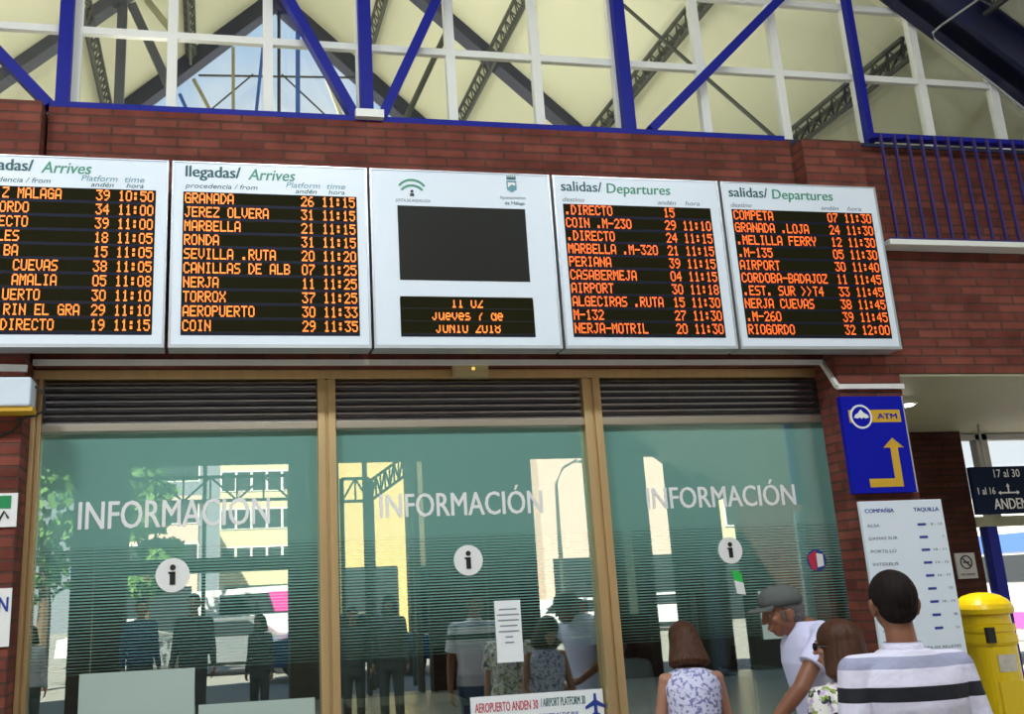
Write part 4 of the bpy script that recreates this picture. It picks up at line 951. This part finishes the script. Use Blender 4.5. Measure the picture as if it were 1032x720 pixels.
def hand(b, wr, d, nrm, side, k=1.0, curl=.5):
    """palm, four bent fingers, thumb; d = pointing direction, nrm = direction the palm faces"""
    d = Vector(d).normalized(); nrm = Vector(nrm); nrm = (nrm-d*nrm.dot(d)).normalized(); s = d.cross(nrm).normalized()*side
    wr = Vector(wr)
    kn = wr+d*.088*k
    b.hull(ell(wr+d*.01, (.024*k,)*3)+ell(kn+s*.032*k-d*.012, (.014*k,)*3)+ell(kn-s*.032*k-d*.012, (.014*k,)*3)+ell(wr+s*.022*k+d*.02, (.017*k,)*3)+ell(wr-s*.022*k+d*.02, (.017*k,)*3))
    for i, (off, ln) in enumerate(((.031, .074), (.0105, .083), (-.0105, .077), (-.031, .060))):
        p = kn+s*off*k; ang = curl*(1+.08*i); dirn = (d*math.cos(ang*.5)+nrm*math.sin(ang*.5)); p0 = p-d*.012
        p1 = p+dirn*ln*.45*k; d2 = d*math.cos(ang*1.5)+nrm*math.sin(ang*1.5); p2 = p1+d2*ln*.32*k; d3 = d*math.cos(ang*2.2)+nrm*math.sin(ang*2.2); p3 = p2+d3*ln*.24*k
        for A, B, r1, r2 in ((p0, p1, .0095, .0085), (p1, p2, .0085, .0078), (p2, p3, .0078, .0068)): cap(b, A, B, r1*k, r2*k)
    t0 = wr+s*.024*k+d*.028*k; t1 = t0+(s*.6+d*.7+nrm*.35).normalized()*.042*k; t2 = t1+(d*.9+s*.15+nrm*.4).normalized()*.032*k
    cap(b, t0, t1, .014*k, .0105*k); cap(b, t1, t2, .0105*k, .008*k)
def human(name, label, loc, rz, H, top, legs, skin, hair, hairstyle, arms=None, lean=0.0, nod=0.0, turn=0.0, female=False, sleeve='short', vox=.008, shoes=None, extra=(), group=None, stride=0.0, build=1.0, hem=None, slv=.72, stoop=(0, 0)):
    k = H/1.75
    root = thing(name, label, 'person', loc, group, None, rz)
    L = lambda p: Vector((p[0], p[1]+lean*max(0, p[2]-.95), p[2]))*k
    sw = (.165 if female else .19)*build
    PV = Vector((0, -.01, 1.50)); rot = Matrix.Rotation(turn, 3, 'Z') @ Matrix.Rotation(-nod, 3, 'X')
    ST = Vector((0, stoop[0], -stoop[1])); HD = lambda p: L(PV+rot @ (Vector(p)-PV))+ST*k             # head space at rest pose
    HC = Vector((0, .015, 1.632))                           # head centre: crown 1.75, chin 1.515
    b = MB()
    def LOFT(bb, rows, e=2.2, seg=28):
        n0 = len(bb.b.verts); bb.loft([(z, 0, cy, rx, ry) for z, cy, rx, ry in rows], seg, e)
        bb.b.verts.ensure_lookup_table()
        for v in bb.b.verts[n0:]: v.co = L(v.co)
    def torso(bb, g, zlo, zhi):
        f = female
        rows = [(.80, 0, .165, .11), (.88, -.005, .175 if f else .168, .12), (.97, 0, .168 if f else .165, .115), (1.07, .005, .135 if f else .155, .105), (1.18, .005, .142 if f else .168, .112), (1.28, .0, .155 if f else .182, .122), (1.36, -.008, .165 if f else .190, .112), (1.41, -.012, .150 if f else .172, .092), (1.445, -.015, .105 if f else .118, .075), (1.475, -.016, .066, .06)]
        rows = [r for r in rows if zlo-1e-6 <= r[0] <= zhi+1e-6]
        LOFT(bb, [(z, cy, rx*build+g, ry*(build*.5+.5)+g) for z, cy, rx, ry in rows])
    torso(b, 0, .80, 1.475)
    b.hull(ell((0, -.018, 1.44), (.056 if not female else .048,)*3, L)+ell((0, -.005, 1.56), (.052 if not female else .045,)*3, HD))
    # head: cranium, jaw, nose, brow, ears
    hw = .076 if not female else .072
    b.hull(ell(HC+Vector((0, -.012, .028)), (hw, .098, .092), HD))
    b.hull(ell(HC+Vector((0, .022, -.015)), (hw*.9, .072, .08), HD)+ell(HC+Vector((0, .052, -.082)), (.032, .028, .024), HD)+ell(HC+Vector((0, .0, -.06)), (.058, .05, .03), HD))
    b.hull(ell(HC+Vector((0, .092, .012)), (.010, .010, .014), HD)+ell(HC+Vector((0, .110, -.028)), (.014, .014, .011), HD))
    for s in (-1, 1):
        cap(b, HC+Vector((s*.014, .083, .026)), HC+Vector((s*.048, .070, .024)), .013, .010, HD)
        b.hull(ell(HC+Vector((s*(hw+.001), -.008, -.012)), (.010, .020, .032), HD)+ell(HC+Vector((s*(hw+.011), -.016, .002)), (.006, .018, .022), HD))
        b.hull(ell(HC+Vector((s*.045, .062, -.02)), (.02, .02, .018), HD))
    cap(b, HC+Vector((-.018, .088, -.058)), HC+Vector((.018, .088, -.058)), .009, .009, HD); cap(b, HC+Vector((-.014, .087, -.068)), HC+Vector((.014, .087, -.068)), .009, .009, HD)
    # arms
    AR = []
    for i, s in enumerate((-1, 1)):
        sh = L((s*sw, -.012, 1.405))
        dflt = ((s*.045, -.02, -.30), (s*.03, .06, -.255), (0, .1, -1), (-s, 0, 0))
        e_, w_, hd, hn = (arms[i] if arms and arms[i] else dflt)
        el = sh+Vector(e_)*k; wr = el+Vector(w_)*k
        AR.append((sh, el, wr))
        ra = (.046, .038, .036, .025) if not female else (.040, .033, .031, .021)
        cap(b, sh, el, ra[0]*k, ra[1]*k); cap(b, el, el+(wr-el)*.3, ra[1]*k, (ra[2]+.002)*k); cap(b, el+(wr-el)*.3, wr, (ra[2]+.002)*k, ra[3]*k)
        cap(b, L((s*.10, -.015, 1.40)), sh, .05*k, ra[0]*1.05*k)
        hand(b, wr, hd, hn, s, k*(1 if not female else .92))
    # legs and feet
    LG = []
    for s in (-1, 1):
        hp_, kn, an = Vector((s*.088, 0, .88))*k, Vector((s*.10, .015+s*stride*.5, .48))*k, Vector((s*.105, -.02+s*stride, .085))*k
        LG.append((hp_, kn, an))
        cap(b, hp_, kn, .080*k, .053*k); cap(b, kn, kn+(an-kn)*.35, .053*k, .052*k); cap(b, kn+(an-kn)*.35, an, .052*k, .036*k)
        b.hull(ell(an+Vector((0, -.03, -.045))*k, (.03*k, .03*k, .03*k))+ell(an+Vector((s*.01, .13, -.058))*k, (.036*k, .045*k, .02*k)))
    me = remesh(b, 'body', vox); body = link('body', me, skin, root, True)
    # clothes
    b = MB(); lo = hem or .88
    if hem: torso(b, .018, .88, 1.475)
    else: torso(b, .018, .88, 1.475)
    for i, s in enumerate((-1, 1)):
        sh, el, wr = AR[i]
        if sleeve in ('short', 'long'):
            cap(b, L((s*.09, -.014, 1.405)), sh, .064*k, .060*k)
            if sleeve == 'short': frus(b, sh, sh+(el-sh)*slv, .060*k, .066*k)
            else: cap(b, sh, el, .058*k, .050*k); frus(b, el, wr, .050*k, .036*k); 
        else:
            cap(b, L((s*.085, -.014, 1.415)), L((s*.13, -.014, 1.42)), .05*k, .030*k)
    me = remesh(b, 'top', vox, 3); link('top', me, top, root, True)
    b = MB()
    LOFT(b, [(.76, 0, .178*build, .125), (.88, -.004, .183*build, .13), (.99, 0, .172*build, .122)])
    for s, (h, kn, an) in zip((-1, 1), LG):
        cap(b, h, kn, .095*k, .070*k); frus(b, kn, an+Vector((0, 0, .0)), .070*k, .058*k)
    me = remesh(b, 'trousers', max(vox, .01), 2); link('trousers', me, legs, root, True)
    for s, (h, kn, an) in zip((-1, 1), LG):
        b = MB(); b.hull(ell(an+Vector((0, -.035, -.04))*k, (.042*k, .042*k, .045*k))+ell(an+Vector((s*.012, .14, -.055))*k, (.046*k, .052*k, .03*k)))
        for v in b.b.verts: v.co.z = max(v.co.z, .0)
        b.build('shoe', shoes or M['shoe'], root, True, True)
    # face details
    for s in (-1, 1):
        e = MB(); e.hull(ell(HC+Vector((s*.031, .077, .002)), (.012, .011, .0055), HD)); eo = e.build('eye', M['eye'], root, True, True)
        e = MB(); e.hull(ell(HC+Vector((s*.031, .0865, .002)), (.0055, .004, .0055), HD)); e.build('iris', M['iris'], eo, True, True)
        e = MB(); cap(e, HC+Vector((s*.014, .097, .026)), HC+Vector((s*.048, .082, .027)), .005, .003, HD); e.build('eyebrow', hair, root, True, True)
    e = MB(); cap(e, HC+Vector((-.02, .0955, -.063)), HC+Vector((.02, .0955, -.063)), .0045, .0045, HD); e.build('lips', M['lip'], root, True, True)
    # hair
    b = MB()
    if hairstyle in ('short', 'fringe'):
        rest = ell(HC+Vector((0, -.014, .032)), (hw+.009, .106, .098))
        t = bmesh.new(); hv = [t.verts.new(p) for p in rest]; bmesh.ops.convex_hull(t, input=hv)
        bmesh.ops.bisect_plane(t, geom=t.verts[:]+t.edges[:]+t.faces[:], plane_co=HC+Vector((0, .068, .062)), plane_no=Vector((0, .62, -1)).normalized(), clear_outer=True)
        # keep the nape: lower back piece
        pts = [v.co.copy() for v in t.verts]; t.free()
        b.hull([HD(p) for p in pts])
        b.hull(ell(HC+Vector((0, -.050, -.012)), (hw*.92, .056, .062), HD))
        for s in (-1, 1): b.hull(ell(HC+Vector((s*(hw-.004), .022, -.008)), (.008, .012, .03), HD))
        me = remesh(b, 'hair', max(.005, vox*.8), 2)
    else:
        ln = {'bob': -.150, 'shoulder': -.165}[hairstyle]
        b.hull(ell(HC+Vector((0, -.018, .034)), (hw+.022, .112, .100), HD))
        n0 = len(b.b.verts)
        b.loft([(HC.z+ln, 0, HC.y-.045, hw+.030, .080), (HC.z+ln+.025, 0, HC.y-.042, hw+.058, .104), (HC.z-.05, 0, HC.y-.036, hw+.036, .100), (HC.z+.02, 0, HC.y-.03, hw+.022, .100), (HC.z+.07, 0, HC.y-.02, hw+.008, .09)], 28, 2.2)
        b.b.verts.ensure_lookup_table()
        for v in b.b.verts[n0:]: v.co = HD(v.co)
        me = remesh(b, 'hair', max(.006, vox*.8), 3)
    for v in me.vertices:
        a = math.atan2(v.co.x, v.co.y+.02)
        q = 1+.012*math.sin(a*34+v.co.z*9)+.010*math.sin(a*15+1.3)
        c = HD(HC); v.co.x = c.x+(v.co.x-c.x)*q; v.co.y = c.y+(v.co.y-c.y)*q
    link('hair', me, hair, root, True)
    if 'cap' in extra:
        b = MB(); n0 = 0
        b.loft([(HC.z+.040, 0, HC.y-.012, hw+.014, .112), (HC.z+.075, 0, HC.y-.014, hw+.015, .112), (HC.z+.105, 0, HC.y-.018, hw+.004, .098), (HC.z+.128, 0, HC.y-.02, hw*.7, .07), (HC.z+.138, 0, HC.y-.02, hw*.3, .03)], 32, 2.1)
        for v in b.b.verts: v.co = HD(v.co)
        cp = b.build('cap', M['capcloth'], root, True, True)
        b = MB(); rows = []
        top_, bot = [], []
        for i in range(13):
            t = -PI/2+PI*i/12
            rows.append((math.sin(t)*(hw+.006), .06+.052*math.cos(t)+.055*math.cos(t)))
        pts = []
        for x_, y_ in rows:
            for dz in (0, -.006): pts.append(HD(HC+Vector((x_, y_+.012, .046-.10*max(0, y_-.08)-.9*x_*x_*2+dz))))
        pts += [HD(HC+Vector((s*(hw+.006), .055, .050+dz))) for s in (-1, 1) for dz in (0, -.006)]
        b.hull(pts); b.build('visor', M['capcloth'], cp, False, True)
    if 'glasses' in extra:
        b = MB()
        for s in (-1, 1):
            b.hull(ell(HC+Vector((s*.033, .098, .002)), (.027, .006, .020), HD)); b.tube([HD(HC+Vector((s*.06, .095, .008))), HD(HC+Vector((s*(hw+.010), .06, .008))), HD(HC+Vector((s*(hw+.010), -.01, .004)))], .004)
        b.build('sunglasses', M['ink'], root, False, True)
    if 'collar' in extra:
        b = MB(); n0 = 0
        b.loft([(1.445, 0, -.016, .078, .072), (1.475, 0, -.015, .072, .068), (1.50, 0, -.012, .068, .066), (1.50, 0, -.012, .060, .058), (1.45, 0, -.014, .060, .058)], 28)
        for v in b.b.verts: v.co = L(v.co)
        b.build('collar', top, root, True, True)
    return root
BODY = []
def standing(px, py, Y):                                     # crown of the head at a picture point, at depth Y
    p = at(px, py, Y); return (p.x, Y, 0), p.z
BZ = [at(890, y, d).z for y, d in ((720, 3.52), (711, 3.52), (695, 3.52), (677, 3.53), (664, 3.55), (651, 3.60))]
stripes = band_mat('striped_polo_cloth', [(.80, (.50, .48, .58)), (.98, (.66, .63, .76)), (BZ[1], (.006, .006, .012)), (BZ[2], (.66, .63, .76)), (BZ[3], (.30, .31, .43)), (BZ[4], (.66, .63, .76)), (BZ[5], (.42, .44, .58))])
loc, H = standing(895, 577, 3.65)
human('person', 'man in a striped white and grey polo with a black band, seen from behind', (loc[0]+.005, loc[1], 0), -.05, H, stripes, M['denim'], M['skin'], M['hair_black'], 'short', vox=.006, extra=('collar',), turn=-.28, nod=.05, build=1.08)
loc, H = standing(852, 626, 4.3)
human('person', 'woman with a brown bob and sunglasses in a floral top', (loc[0]-.04, loc[1], 0), .25, H, M['floral'], M['khaki'], M['skin_fair'], M['hair_brown'], 'bob', vox=.006, female=True, extra=('glasses',), turn=.45, build=1.15)
loc, H = standing(797, 586, 5.2)
human('person', 'man in a grey cap and white tee shirt reaching forward with his hand', (loc[0]+.12, loc[1], 0), 1.38, H+.08, M['tee'], M['darkcloth'], M['skin'], M['hair_grey'], 'short', vox=.006, extra=('cap',), build=1.1, lean=.13, nod=.14, stoop=(.05, .11),
      slv=.56, arms=[((-.06, .17, -.22), (.03, .15, -.16), (.2, 1, -.6), (.5, 0, -1)), ((.05, -.03, -.28), (-.04, .20, -.14), (-.1, 1, -.2), (-.3, 0, -1))])
loc, H = standing(690, 627, 5.7)
human('person', 'woman with long chestnut hair in a sleeveless white speckled top', (loc[0]-.015, loc[1]-.06, 0), -.12, H+.005, M['lace'], M['denim'], M['skin_fair'], M['hair_brown'], 'shoulder', vox=.006, female=True, sleeve='none', lean=.10, nod=.34, turn=-.1,
      arms=[((-.06, .02, -.28), (.05, .20, -.12), (.3, 1, 0), (0, 0, -1)), ((.06, .03, -.27), (-.05, .20, -.12), (-.3, 1, 0), (0, 0, -1))])
loc, H = standing(632, 654, 7.75)
human('person', 'woman in grey behind the glass at the left of the right window', loc, 2.2, max(1.45, H), M['greycloth'], M['darkcloth'], M['skin'], M['hair_black'], 'bob', vox=.009, female=True, sleeve='long', nod=.25)
for px, py, Y, rz, tp, hs, lb, fm in ((196, 592, -1.6, .1, 'darkcloth', 'short', 'broad man in dark clothes behind the viewer, reflected in the middle of the left window', False), (143, 604, -2.4, -.5, 'navycloth', 'short', 'man in navy behind the viewer, reflected left of the round symbol', False), (262, 622, -2.2, .6, 'darkcloth', 'bob', 'woman in dark clothes behind the viewer, reflected at the right of the left window', True),
        (355, 612, -1.2, 0, 'darkcloth', 'short', 'man in black behind the viewer, reflected at the left edge of the middle window', False), (392, 600, -.9, .3, 'darkcloth', 'bob', 'woman in black behind the viewer, reflected beside the man in black', True), (585, 612, -1.8, -.3, 'darkcloth', 'short', 'man in black behind the viewer, reflected at the right of the middle window', False), (32, 632, -1.5, -.2, 'greycloth', 'bob', 'woman in grey behind the viewer, reflected at the left edge of the left window', True)):
    p = mir(px, py, Y)
    human('person', lb, (p.x, Y, 0), rz, min(1.88, max(1.55, p.z)), M[tp], M['darkcloth'], M['skin'], M['hair_black'], hs, vox=.014, female=fm, sleeve='long')
